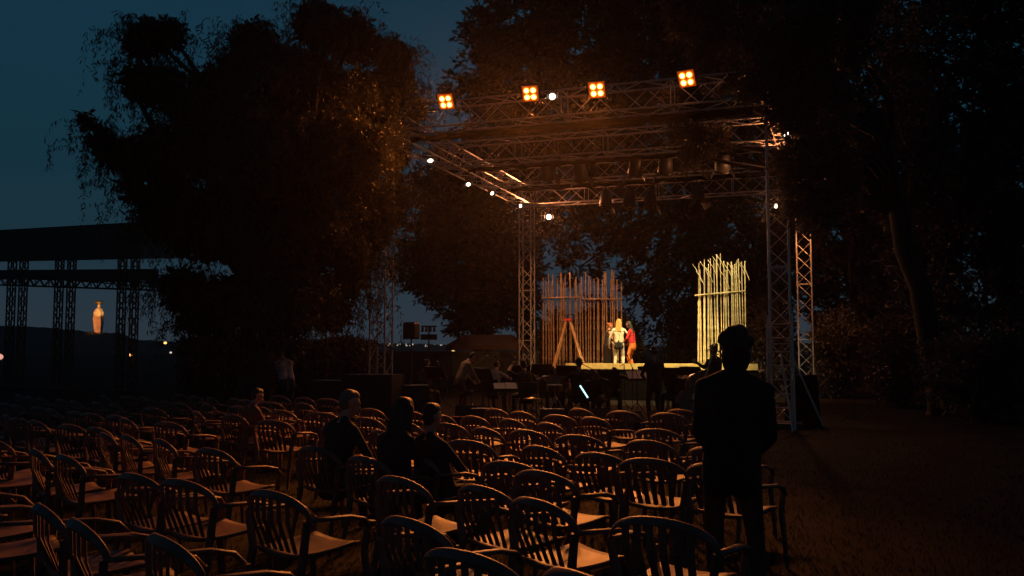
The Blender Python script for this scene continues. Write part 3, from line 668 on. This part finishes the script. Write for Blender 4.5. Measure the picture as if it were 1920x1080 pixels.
for j in range(-4, 26):
    for i in range(-26, 26):
        p = Rd*(i*.65 + (j % 2)*.16) + Fd*(j*.99) + OFF
        p = p + Vector((rc.uniform(-.14, .14), rc.uniform(-.15, .15), 0)); ang = rc.gauss(0, 9); keep = rc.random()
        if p.y < 2.9 or p.y > 16.6: continue
        x, y = proj((p.x, p.y, .45)); xb = proj((p.x, p.y, .84))
        if x < -90 or x > 1440 or xb[1] > 1085: continue
        if x > 1330 and not (6.2 < p.y < 8.0): continue
        if p.y > 12.6 and x > 800: continue
        if p.y > 13.6 and x > 640: continue
        if (p-MANX).length < .75 or (p-gnd(537, 801)).length < .7: continue
        if 480 < x < 640 and 6.6 < p.y < 10.5: continue          # gangway
        if 640 < x < 700 and p.y < 5: continue
        if keep < .13: continue
        if any((p-q).length < .66 for q in SEATS.values()): continue
        cands.append((j, i, p, ang))
for q in SEATS.values(): cands.append((round((q-OFF).dot(Fd)/.99), (q-OFF).dot(Rd)/.65, q, rc.uniform(-4, 4)))
rows = {}
for c_ in cands: rows.setdefault(c_[0], []).append(c_)
CH = []
rk = sorted(rows)
for rn, j in enumerate(rk):
    for cn, (jj, i, p, ang) in enumerate(sorted(rows[j], key=lambda c: c[1])):
        o = proto if not used else copy_tree(proto); used = True
        o.location = p; o.rotation_euler = (0, 0, -PH + R(ang)); o['group'] = 'brown plastic audience chairs'
        o['label'] = 'brown slatted plastic armchair, %s from the left in the %s row counted from the camera' % (ORD[cn], ORD[rn])
        CH.append(o)
print('CHAIRS', len(CH), 'ROWS', len(rk))
def seat_at(key):
    tgt = SEATS[key]; o = min(CH, key=lambda c: (c.location-tgt).length); return o
def sit(label, key, H=1.7, z=.46, **k):
    o = seat_at(key)
    d = dict(hip=(0, -.06, z+.09), lean=-4, fl=(-.12, .40, .085), fr_=(.13, .42, .085), knee=(0, .6, 1), hl=(-.13, .28, .66), hr=(.13, .28, .66)); d.update(k)
    return person(label, o.location, o.rotation_euler.z, H, **d)
sit('person with pale grey hair seated in the middle of the audience chairs', 'grey', 1.58, top=K_black, bottom=K_navy, hairm=H_grey, hair='short', head=(-20, 5), lean=10)
sit('person in black seated beside an empty chair right of the grey haired person', 'black', 1.55, top=K_black, bottom=K_black, hairm=H_dark, hair='long', head=(10, -5), lean=14)
sit('person in dark clothes slouched low in a chair in front of the pit', 'slouch', 1.5, top=K_navy, bottom=K_black, hairm=H_dark, hair='short', lean=-14, head=(0, 20), hip=(0, .04, .53))
sit('small person in a rust top seated left of the bending person', 'small', 1.36, top=K_rust, bottom=K_brown, hairm=H_dark, hair='short', z=.50, lean=10, head=(-25, 10))
# ------------------------------------------------------------------ the orchestra pit
def pit_chair(label, p, rz):
    t = thing('orchestra_chair', label, 'chair', p, rz, 'black chairs of the musicians')
    MB().box((0, 0, .45), (.42, .42, .04)).build('seat', M_black, t); MB().box((0, -.21, .72), (.42, .03, .26), Matrix.Rotation(.15, 3, 'X')).build('backrest', M_black, t)
    for sx in (-1, 1):
        MB().tube([(sx*.19, .18, .44), (sx*.20, .20, 0)], .012, 6).build('leg', M_steel, t); MB().tube([(sx*.19, -.235, .82), (sx*.19, -.19, .44), (sx*.20, -.22, 0)], .012, 6).build('leg', M_steel, t)
    return t
def music_stand(label, p, rz, tilt=50, h=1.1, paper=True, mpaper=None):
    t = thing('music_stand', label, 'music stand', p, rz, 'music stands in the pit')
    MB().tube([(0,0,.25), (0,0,h)], .014, 6).build('pole', M_black, t)
    for k in range(3):
        a = k*2.094+.4; MB().tube([(0,0,.32), (math.cos(a)*.28, math.sin(a)*.28, .012)], .010, 5).build('leg', M_black, t)
    rm = Matrix.Rotation(R(-tilt), 3, 'X')
    MB().box(Vector((0, .0, h+.06)), (.52, .012, .34), rm).box(Vector((0,0,h+.06)) + rm @ Vector((0,-.03,-.165)), (.52, .06, .012), rm).build('desk', M_black, t)
    if paper:
        for q in (-1, 1):
            MB().box(Vector((0, 0, h+.06)) + rm @ Vector((q*.125, -.012-.004*(q+1), .005)), (.24, .004, .31), rm @ Matrix.Rotation(.04*q, 3, 'Z')).build('sheet', mpaper or M_paper, t)
    return t
def mic_stand(label, p, rz, h=1.5):
    t = thing('microphone_stand', label, 'mic stand', p, rz, 'microphone stands in the pit')
    MB().tube([(0,0,.2), (0,0,h*.8)], .011, 6).build('pole', M_black, t); MB().tube([(0,-.15,h*.76), (0,.5,h)], .009, 6).build('boom', M_black, t)
    for k in range(3):
        a = k*2.094; MB().tube([(0,0,.22), (math.cos(a)*.3, math.sin(a)*.3, .01)], .009, 5).build('leg', M_black, t)
    MB().tube([(0,.5,h), (0,.62,h+.03)], [.018, .024], 8).build('microphone', M_steel, t); return t
def wedge(label, p, rz, name='monitor_speaker'):
    t = thing(name, label, 'speaker', p, rz, 'floor monitors in the pit')
    MB().prism([(-.2, 0), (.2, 0), (.2, .12), (-.02, .36), (-.2, .36)], .5, Matrix.Rotation(math.pi/2, 3, 'Z')).build('cabinet', M_black, t)
    o = MB().box((0,0,0), (.44, .30, .012)); o = o.build('grille', M_steel, t); o.location = (0, .095, .246); o.rotation_euler = (R(-47.5), 0, 0); return t
def violin(label, p, rot):
    t = thing('violin', label, 'violin', p); t.rotation_euler = rot
    ol = []
    for k in range(28):
        a = 2*math.pi*k/28; r_ = .1+.018*math.cos(2*a)*1 ; ol.append((math.sin(a)*(.095-.022*math.exp(-((math.cos(a))**2)*12)), math.cos(a)*.175))
    MB().prism(ol, .04).build('body', M_varnish, t); MB().tube([(0,-.02,.15), (0,-.03,.36)], [.014, .010], 6).build('neck', M_black, t); MB().ball((0,-.03,.38), (.012,.02,.02), 8).build('scroll', M_varnish, t); return t
def seated_musician(label, px, Y, rz, chair_label, **k):
    p = spot_on(px, Y); pit_chair(chair_label, p, R(rz))
    d = dict(hip=(0, -.04, .565), lean=6, fl=(-.13, .40, .085), fr_=(.14, .40, .085), knee=(0, .6, 1), hl=(-.14, .36, .95), hr=(.2, .34, .9), top=K_black, bottom=K_black, hairm=H_dark, vox=.016); d.update(k)
    return person(label, p, R(rz), 1.7, **d)
person('musician in brown standing by the left edge of the pit, lit from the right', gnd(862, 782), R(-60), 1.60, lean=24, head=(0, 20), top=K_brown, bottom=K_rust, shoes=K_shoe, hairm=H_dark, hl=(-.1, .42, .9), hr=(.15, .45, .92), vox=.016)
seated_musician('musician with one arm raised, seated right of the orange lit sheet', 985, 20.5, 20, 'black chair under the musician with a raised arm', hl=(-.3, .10, 1.25), hr=(.12, .3, .95), el=(-1, -.2, .5), head=(-10, 15), lean=10, sleeves='short')
seated_musician('musician seated with head in front of the stage beam, right of the ladder', 1085, 20.0, 5, 'black chair under the musician right of the ladder', lean=-2, hip=(0, -.04, .60))
person('musician in a flat hat standing dark before the middle of the stage beam', spot_on(1226, 19.0), R(10), 1.60, top=K_black, bottom=K_black, hairm=H_dark, hair='hat', hl=(-.12, .30, 1.02), hr=(.16, .30, 1.0), vox=.016)
seated_musician('musician in a rust top seated at the left end of the pit', 796, 22.0, -30, 'black chair at the left end of the pit', top=K_rust, head=(0, 10))
seated_musician('musician seated behind the drum, near the glowing blue white tube', 1060, 23.0, 150, 'black chair behind the snare drum', top=K_brown, lean=36, head=(5, 30))
seated_musician('musician seated facing the audience beside the tan sheet', 1150, 22.6, 175, 'black chair beside the tan sheet', top=K_navy, lean=36, head=(5, 30))
seated_musician('musician seated in front of the pit right of the hatted musician', 1262, 21.0, 150, 'black chair right of the hatted musician', top=K_black, lean=36, head=(5, 30))
person('bass player in black standing behind the foreground person, holding the double bass', spot_on(1340, 19.4), R(30), 1.68, top=K_black, bottom=K_black, hairm=H_dark, hl=(-.45, .12, 1.35), hr=(-.10, .35, .95), el=(-1, -.2, -.5), vox=.016)
seated_musician('musician seated left of the tan sheet with elbows wide', 1120, 20.0, 160, 'black chair left of the tan sheet', top=K_black, hair='long', lean=36, head=(0, 25))
seated_musician('musician in pale sleeves bent forward behind the orange lit sheet', 925, 22.4, -20, 'black chair behind the orange lit sheet', top=K_grey, head=(0, 25), lean=16)
seated_musician('musician seated under the stage beam behind the blue white tube', 1105, 22.0, 170, 'black chair under the stage beam', top=K_rust, sleeves='short', lean=40, head=(0, 30))
seated_musician('musician seated at the right end of the pit beside the double bass', 1295, 22.6, 190, 'black chair at the right end of the pit', top=K_brown, lean=36, head=(5, 30))
seated_musician('musician seated low in front of the ladder', 1038, 23.0, 175, 'black chair in front of the ladder', top=K_grey, hair='bun', lean=40, head=(0, 25))
for k, (px, Y, a) in enumerate(((905, 21.5, 150), (975, 23.0, 190), (1065, 21.0, 170), (1140, 20.2, 195), (1215, 22.8, 165), (1290, 21.0, 185))):
    music_stand('unlit music stand in the pit clutter, %s from the left of six' % ORD[k], spot_on(px, Y), R(a), 35+4*k, .95+.04*(k % 3))
for k, (px, Y) in enumerate(((830, 24.0), (1000, 24.5), (1185, 20.6), (1240, 24.0))):
    mic_stand('microphone stand with tilted boom in the pit clutter, %s from the left of four' % ORD[k], spot_on(px, Y), R(70*k+20), 1.25+.1*k)
for k, (px, Y) in enumerate(((880, 19.0), (1075, 18.6), (1130, 18.2), (1240, 17.8))):
    b = thing('instrument_case', 'open instrument case lying in front of the pit, %s from the left of four' % ORD[k], 'case', spot_on(px, Y), R(30*k-20), 'instrument cases in the pit')
    MB().box((0, 0, .08), (.8, .28, .15)).build('base', M_black, b); MB().box((0, .17, .24), (.8, .03, .28), Matrix.Rotation(-.25, 3, 'X')).build('lid', M_black, b); MB().box((0, -.01, .157), (.74, .22, .01)).build('lining', (K_red, K_rust, M_varnish, K_grey)[k], b)
# double bass leaning, scroll up to the right
bs = thing('double_bass', 'double bass with its dark scroll crossing the yellow bamboo screen', 'double bass', spot_on(1278, 19.0, .02)); bs.rotation_euler = (R(-8), R(27), R(10))
ol = [(.0,.20),(.20,.22),(.30,.34),(.33,.48),(.29,.62),(.20,.70),(.19,.78),(.24,.88),(.25,.98),(.20,1.10),(.09,1.19),(.05,1.24)]
ol = ol + [(-x, z) for x, z in reversed(ol[1:])]
MB().prism(ol, .20).build('body', M_varnish, bs); MB().tube([(0,-.11,1.0), (0,-.12,1.66)], [(.035,.022), (.022,.02)], 8).build('neck', M_black, bs)
MB().tube([(0,-.12,1.64), (0,-.10,1.76), (0,-.08,1.86), (0,-.12,1.91), (0,-.16,1.88), (0,-.14,1.84)], [.028,.03,.032,.03,.024,.016], 8).build('scroll', M_varnish, bs, True)
for q in (-1, 1):
    for k in range(2): MB().tube([(0,-.11,1.70+.07*k), (q*.10,-.11,1.71+.07*k), (q*.125,-.11,1.71+.07*k)], [.01,.01,.022], 6).build('tuning_peg', M_black, bs)
MB().box((0,-.13,.60), (.16, .02, .12)).build('bridge', M_bamboo, bs); MB().tube([(0,0,.22), (0,0,0.)], .009, 6).build('endpin', M_steel, bs)
for k in range(4): MB().tube([(-.018+.012*k,-.145,.30), (-.03+.02*k,-.20,.66), (-.012+.008*k,-.14,1.64)], .003, 4).build('string', M_alu, bs)
music_stand('music stand with a broad sheet lit bright orange', spot_on(948, 19.2), R(8), 62, .72)
music_stand('music stand with a tan sheet turned to the camera below the stage beam', spot_on(1194, 21.5), R(12), 48, .90)
music_stand('dark music stand in front of the seated musicians, left of the drum', spot_on(1015, 21.6), R(190), 40, 1.05)
music_stand('dark music stand at the left end of the pit', spot_on(815, 20.8), R(150), 40, 1.0)
music_stand('dark music stand close to the double bass', spot_on(1250, 19.8), R(200), 40, 1.0)
mic_stand('thin microphone stand left of the musician with a raised arm', spot_on(955, 22), R(40), 1.4)
mic_stand('microphone stand behind the tan sheet', spot_on(1170, 23.4), R(-60), 1.5)
mic_stand('microphone stand next to the glowing tube', spot_on(1120, 21.4), R(100), 1.3)
mic_stand('microphone stand at the left of the pit under the speaker pole', spot_on(885, 22.5), R(-40), 1.4)
wedge('floor monitor beside the orange lit sheet', spot_on(905, 18.6), R(170)); wedge('floor monitor in front of the drum', spot_on(1035, 18.4), R(180)); wedge('floor monitor in front of the hatted musician', spot_on(1180, 18.0), R(190))
violin('violin held by the musician in brown at the left', at(872, 738, 18.0), (R(70), R(20), R(40)))
# snare and cymbal
dk = thing('snare_drum', 'snare drum on a stand in the middle of the pit', 'drum', spot_on(1040, 21.4))
MB().tube([(0,0,.58), (0,0,.74)], .18, 20).build('shell', M_varnish, dk); MB().tube([(0,0,.742), (0,0,.748)], .175, 20).build('drumhead', M_paper, dk); MB().tube([(0,0,.725), (0,0,.745)], .187, 20).build('hoop', M_alu, dk)
for k in range(3):
    a = k*2.09; MB().tube([(0,0,.5), (math.cos(a)*.3, math.sin(a)*.3, .01)], .012, 5).build('leg', M_alu, dk)
MB().tube([(0,0,.3), (0,0,.6)], .016, 6).build('pole', M_alu, dk)
cy = thing('cymbal', 'thin brass cymbal on a stand right of the orange lit sheet', 'cymbal', spot_on(998, 19.4))
MB().tube([(0,0,.52), (0,0,.528), (0,0,.54), (0,0,.56)], [.20, .2, .06, .02], 24).build('disc', M_brass, cy, True); MB().tube([(0,0,.2), (0,0,.62)], .012, 6).build('pole', M_steel, cy)
for k in range(3):
    a = k*2.09; MB().tube([(0,0,.3), (math.cos(a)*.26, math.sin(a)*.26, .01)], .011, 5).build('leg', M_steel, cy)
def tube_light(label, pa, pb, m):
    pa, pb = Vector(pa), Vector(pb); t = thing('light_tube', label, 'light tube', pa)
    d = pb-pa; MB().tube([d*.04, d*.96], .016, 8).build('tube', m, t); MB().tube([d*0, d*.04], .02, 8).build('end_cap', M_black, t); MB().tube([d*.96, d], .02, 8).build('end_cap', M_black, t)
    g0 = pb if pb.z < pa.z else pa
    MB().tube([g0-pa, Vector((g0.x, g0.y+.05, .0))-pa], .012, 6).build('stand', M_black, t); return t
tube_light('glowing cool white light tube leaning in the middle of the pit', at(1087, 722, 17.7), at(1103, 747, 17.6), M_led)
tube_light('short pale light tube at the foot of the left front tower', at(733, 705, 19.5), at(741, 717, 19.5), MATS.get('dim_led') or mat('dim_led', (.8, .85, .85), .4, .02, 3, emit=(.7, .85, .9), estr=.35))
# covered equipment at the foot of the left tower
def case(label, p, rz, d):
    t = thing('flight_case', label, 'case', p, rz, 'black flight cases beside the pit')
    MB().box((0,0,d[2]/2+.06), d).build('body', M_black, t)
    for sx in (-1, 1):
        for sy in (-1, 1):
            MB().box((sx*(d[0]/2-.004), sy*(d[1]/2-.004), d[2]/2+.06), (.03, .03, d[2]+.008)).build('corner_edge', M_steel, t); MB().tube([(sx*d[0]*.38-.02, sy*d[1]*.38, .03), (sx*d[0]*.38+.02, sy*d[1]*.38, .03)], .03, 10).build('caster', M_black, t)
    MB().tube([(-.08,-d[1]/2-.03,d[2]*.65), (.08,-d[1]/2-.03,d[2]*.65)], .012, 6).build('handle', M_steel, t); return t
case('large black flight case in front of the left front tower', spot_on(700, 19.2), R(-15), (1.15, .7, 1.0)); case('black flight case right of the left front tower', spot_on(770, 19.6), R(10), (.8, .6, .75)); case('low black flight case left of the left front tower', spot_on(630, 19.8), R(-25), (1.0, .6, .85))
# speaker on a pole, light bar on a stand
sp = thing('loudspeaker_stand', 'tripod pole stand under the loudspeaker against the sky', 'speaker stand', spot_on(771, 27)); zt = at(771, 636, 27).z
MB().tube([(0,0,.3), (0,0,zt)], .025, 8).build('pole', M_black, sp)
for k in range(3):
    a = k*2.09+.3; MB().tube([(0,0,.75), (math.cos(a)*.5, math.sin(a)*.5, .02)], .016, 6).build('leg', M_black, sp)
lo = thing('loudspeaker', 'black loudspeaker on a pole against the pale horizon', 'speaker', (sp.location.x, 27, zt), R(-20))
MB().prism([(-.17,0),(.17,0),(.2,.06),(.2,.46),(.17,.52),(-.17,.52),(-.2,.46),(-.2,.06)], .34).build('cabinet', M_black, lo)
MB().box((0,.178,.27), (.34, .012, .44)).build('grille', M_steel, lo)
for q in (-1, 1): MB().box((q*.205, 0, .3), (.012, .12, .1)).build('handle', M_steel, lo)
lb = thing('light_bar_stand', 'stand with a dark bar of lamps right of the pole loudspeaker', 'light stand', spot_on(804, 27)); z1 = at(804, 612, 27).z; z0 = at(804, 632, 27).z
MB().tube([(0,0,.3), (0,0,z1)], .022, 8).build('pole', M_black, lb); MB().box((0,0,z0), (.5, .12, .17)).build('lower_bar', M_black, lb); MB().tube([(-.24,0,z1), (.24,0,z1)], .025, 8).build('upper_bar', M_black, lb)
for q in (-1.6, -.6, .4, 1.4): MB().tube([(q*.12,-.02,z1-.03), (q*.12,-.05,z1-.16)], [.03,.05], 8).build('lamp_head', M_black, lb)
for k in range(3):
    a = k*2.09+.3; MB().tube([(0,0,.75), (math.cos(a)*.5, math.sin(a)*.5, .02)], .016, 6).build('leg', M_black, lb)
# low parapet wall and tent behind the pit
pw = thing('parapet_wall', 'low dark wall along the far edge behind the pit', 'wall', spot_on(870, 36)); xa = at(700,655,36).x-pw.location.x; xb = at(1010,655,36).x-pw.location.x
MB().box(((xa+xb)/2,0,.72), (xb-xa, .3, 1.44)).build('wall', mat('dark_render', (.05,.045,.042), .9, .3, 3, .2), pw); MB().box(((xa+xb)/2,0,1.48), (xb-xa+.1, .4, .08)).build('coping', mat('dark_render2', (.07,.06,.055), .9, .3, 3, .2), pw)
tn = thing('canopy_tent', 'small dark red roofed tent behind the pit beneath the conifer', 'tent', spot_on(915, 33)); k = ppm(33)
MB().add([(-1.5,-1,1.75),(1.5,-1,1.75),(1.5,1,1.75),(-1.5,1,1.75),(-.9,0,2.15),(.9,0,2.15)], [(0,1,5,4),(1,2,5),(2,3,4,5),(3,0,4),(3,2,1,0)]).build('roof', cloth('dark_red_canvas', (.035,.014,.012)), tn)
for x in (-1.45, 1.45):
    for y in (-.95, .95): MB().tube([(x,y,0), (x,y,1.76)], .03, 6).build('pole', M_steel, tn)
MB().box((0,-1.01,1.67), (3.0,.02,.18)).build('valance', cloth('dark_red_canvas', (.035,.014,.012)), tn)
# ladder, draped stack and stands by the right front tower
ld = thing('ladder', 'aluminium ladder standing against the foot of the right front tower', 'ladder', S(WF, -.42, 0), -TH); 
for q in (-1, 1): MB().tube([(q*.26,-.15,0), (q*.24,.10,2.3)], .024, 6).build('rail', M_alu, ld)
for i in range(8): MB().tube([(-.255,-.14+.03*i,.15+.28*i), (.255,-.14+.03*i,.15+.28*i)], .016, 6).build('rung', M_alu, ld)
dp = thing('draped_speaker_stack', 'speaker stack under a black cloth right of the right front tower', 'speaker', spot_on(1502, 18.9), R(-15)); zt = at(1502, 703, 18.9).z
dm = MB(); K = 40; ringv = []
for zi, (z, e) in enumerate(((0, .16), (.3, .10), (.7, .05), (zt-.05, .01), (zt, -.03))):
    for i in range(K):
        a = 2*math.pi*i/K; cx, cy_ = math.cos(a), math.sin(a); q = max(abs(cx), abs(cy_)); rr = (1/q)*(1+e+e*.8*math.sin(i*2.1+zi*.4)); ringv.append((cx*rr*.30, cy_*rr*.26, z))
dm.add(ringv, [(z*K+i, z*K+(i+1) % K, (z+1)*K+(i+1) % K, (z+1)*K+i) for z in range(4) for i in range(K)] + [tuple(4*K+i for i in range(K))]); dm.build('cloth', M_cloth, dp, True)
MB().box((0,0,zt*.48), (.5,.42,zt*.9)).build('cabinet', M_black, dp)
mic_stand('slim bright stand leaning in the dark right of the draped stack', spot_on(1598, 19.5), R(60), 1.2); mic_stand('slim dim stand at the far right of the draped stack', spot_on(1628, 20.0), R(200), 1.2)
# ------------------------------------------------------------------ pavilion on the left
pv = thing('pavilion', 'dark open pavilion roof on lattice columns at the left', 'pavilion', spot_on(120, 34))
def lp(px, py, Y): return at(px, py, Y)-pv.location
for px, Y in ((28, 36), (118, 34.5), (237, 32.5), (-75, 38)):
    b = spot_on(px, Y)-pv.location; top = at(px, 470, Y).z
    for q in (-1, 1):
        add_truss(pv, 'column', b+Vector((q*.24, 0, .0)), b+Vector((q*.24, 0, top)), .22, (1,0,0), M_steel, r=.028, rl=.02, step=.3)
    MB().box(b+Vector((0,0,.06)), (.9,.6,.12)).build('column_base', M_black, pv)
def slab(name, A, B, m):
    mb = MB(); v = []
    for (px, y0, y1, Y, dY) in (A, B): 
        for yy, Z in ((y0, Y), (y1, Y), (y1, Y+dY), (y0, Y+dY)):
            q = at(px, yy, Z); q.x = at(px, yy, Y).x; v.append(Vector((q.x + (Z-Y)*(-.1), Z, q.z))-pv.location)
    mb.add(v, [(0,1,2,3),(7,6,5,4),(0,4,5,1),(1,5,6,2),(2,6,7,3),(3,7,4,0)]); return mb.build(name, m, pv)
slab('roof', (-260, 446, 493, 38, 6), (262, 416, 484, 31.6, 6), M_black)
slab('beam', (-200, 508, 522, 37.2, .5), (290, 504, 527, 31.9, .5), M_black)
add_truss(pv, 'lower_truss', lp(-180, 522, 37.4), lp(292, 537, 31.8), .28, (0,0,1), M_steel, r=.03, rl=.02)
add_truss(pv, 'rear_truss', lp(30, 512, 44), lp(300, 533, 41), .3, (0,0,1), M_steel, r=.03, rl=.02)
# ------------------------------------------------------------------ floodlit monument and far lamps
mp = at(184, 624, 420); mo = thing('monument', 'floodlit orange robed monument with a flared gold top on the far hill', 'monument', mp); k = ppm(420)
prof = [(0,5.2),(6,6.5),(14,7.5),(26,8.2),(38,7.8),(44,5.5),(47,3.2)]
mm = MB(); K = 28; vv = []
for z, r_ in prof:
    for i in range(K):
        a = 2*math.pi*i/K; rr = r_*(1+.13*math.sin(a*7+z*.05)); vv.append((math.cos(a)*rr*k*1.1, math.sin(a)*rr*k*.8, z*k))
mm.add(vv, [(j*K+i, j*K+(i+1) % K, (j+1)*K+(i+1) % K, (j+1)*K+i) for j in range(len(prof)-1) for i in range(K)] + [tuple((len(prof)-1)*K+i for i in range(K))]); mm.build('robe', M_stone, mo, True)
MB().ball((0,0,50*k), (2.8*k, 2.8*k, 4*k), 12).build('head', M_stone, mo, True)
MB().tube([(0,0,53*k), (0,0,56*k), (0,0,57.5*k), (0,0,60*k)], [1.5*k, 8*k, 8*k, 5.5*k], 16).build('flared_top', M_brass, mo)
MB().box((0,0,-8*k), (14*k, 14*k, 16*k)).build('plinth', M_stone, mo)
lamp_spot('floodlight', mp+Vector((-9, -26, 1.5)), mp+Vector((0, 0, 7.2)), 45000, (1., .36, .11), 38, .5, .5, mo); lamp_spot('floodlight', mp+Vector((8, -20, 8)), mp+Vector((0, 0, 13)), 26000, (1., .62, .2), 30, .5, .4, mo)
def far_lamp(label, px, py, Y, m, r):
    p = at(px, py, Y); t = thing('street_lamp', label, 'street lamp', (p.x, Y, 0), 0, 'far street lamps')
    MB().tube([(0,0,-.3), (0,0,p.z-.1), (0,-.3,p.z+r*1.2)], [.08,.06,.05], 6).build('pole', M_steel, t); MB().ball((0,-.4,p.z), (r, r, r*.8), 10).build('lamp', m, t)
far_lamp('brightest amber street lamp low on the left beside the weeping tree', 312, 643, 120, M_street, .20)
far_lamp('white street lamp just below the amber one', 323, 661, 90, M_town, .12)
far_lamp('low amber lamp under the pavilion right column', 248, 666, 80, M_street, .16)
far_lamp('pinkish lamp at the left edge of the picture', 4, 669, 70, mat('pink_lamp', (.9,.5,.4), .4, .02, 3, emit=(1., .45, .35), estr=.8), .3)
far_lamp('yellow lamp above the wall behind the pit', 850, 660, 60, mat('yellow_lamp', (.9,.7,.3), .4, .02, 3, emit=(1., .6, .22), estr=.9), .16)
hl_ = at(1717, 547, 22.5); hlt = thing('hanging_lantern', 'tiny white lantern glinting among the far right trees', 'lantern', hl_)
MB().ball((0,0,0), .035, 10).build('lamp', M_town, hlt); MB().tube([(0,0,.03), (.05,.1,1.6)], .006, 4).build('cord', M_black, hlt); MB().tube([(0,0,.02), (0,0,.05)], [.04, .015], 8).build('cap', M_black, hlt)
# ------------------------------------------------------------------ grass
n = 60000; Yg = 2.2+rng.random(n)**1.6*16; Xg = (rng.random(n)*1.4-.7)*Yg
leafP = np.stack([Xg, Yg, np.zeros(n)-.012], 1)
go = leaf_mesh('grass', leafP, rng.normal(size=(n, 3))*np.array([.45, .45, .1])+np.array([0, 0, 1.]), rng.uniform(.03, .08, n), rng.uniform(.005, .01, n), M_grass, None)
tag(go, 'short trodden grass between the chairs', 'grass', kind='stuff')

# ------------------------------------------------------------------ evening haze
if HAZE:
    hz = MB().box((0, 0, 14.5), (1960, 1960, 33)); ho = hz.build('haze', bpy.data.materials.new('haze'))
    hm_ = ho.data.materials[0]; hm_.use_nodes = True; ht = hm_.node_tree; ht.nodes.clear()
    vo = ht.nodes.new('ShaderNodeOutputMaterial'); pvn = ht.nodes.new('ShaderNodeVolumePrincipled')
    pvn.inputs['Color'].default_value = (.95, .86, .83, 1); pvn.inputs['Density'].default_value = HAZE; pvn.inputs['Anisotropy'].default_value = .8
    ht.links.new(pvn.outputs[0], vo.inputs['Volume']); tag(ho, 'thin evening haze over the lawn', 'haze', kind='stuff')
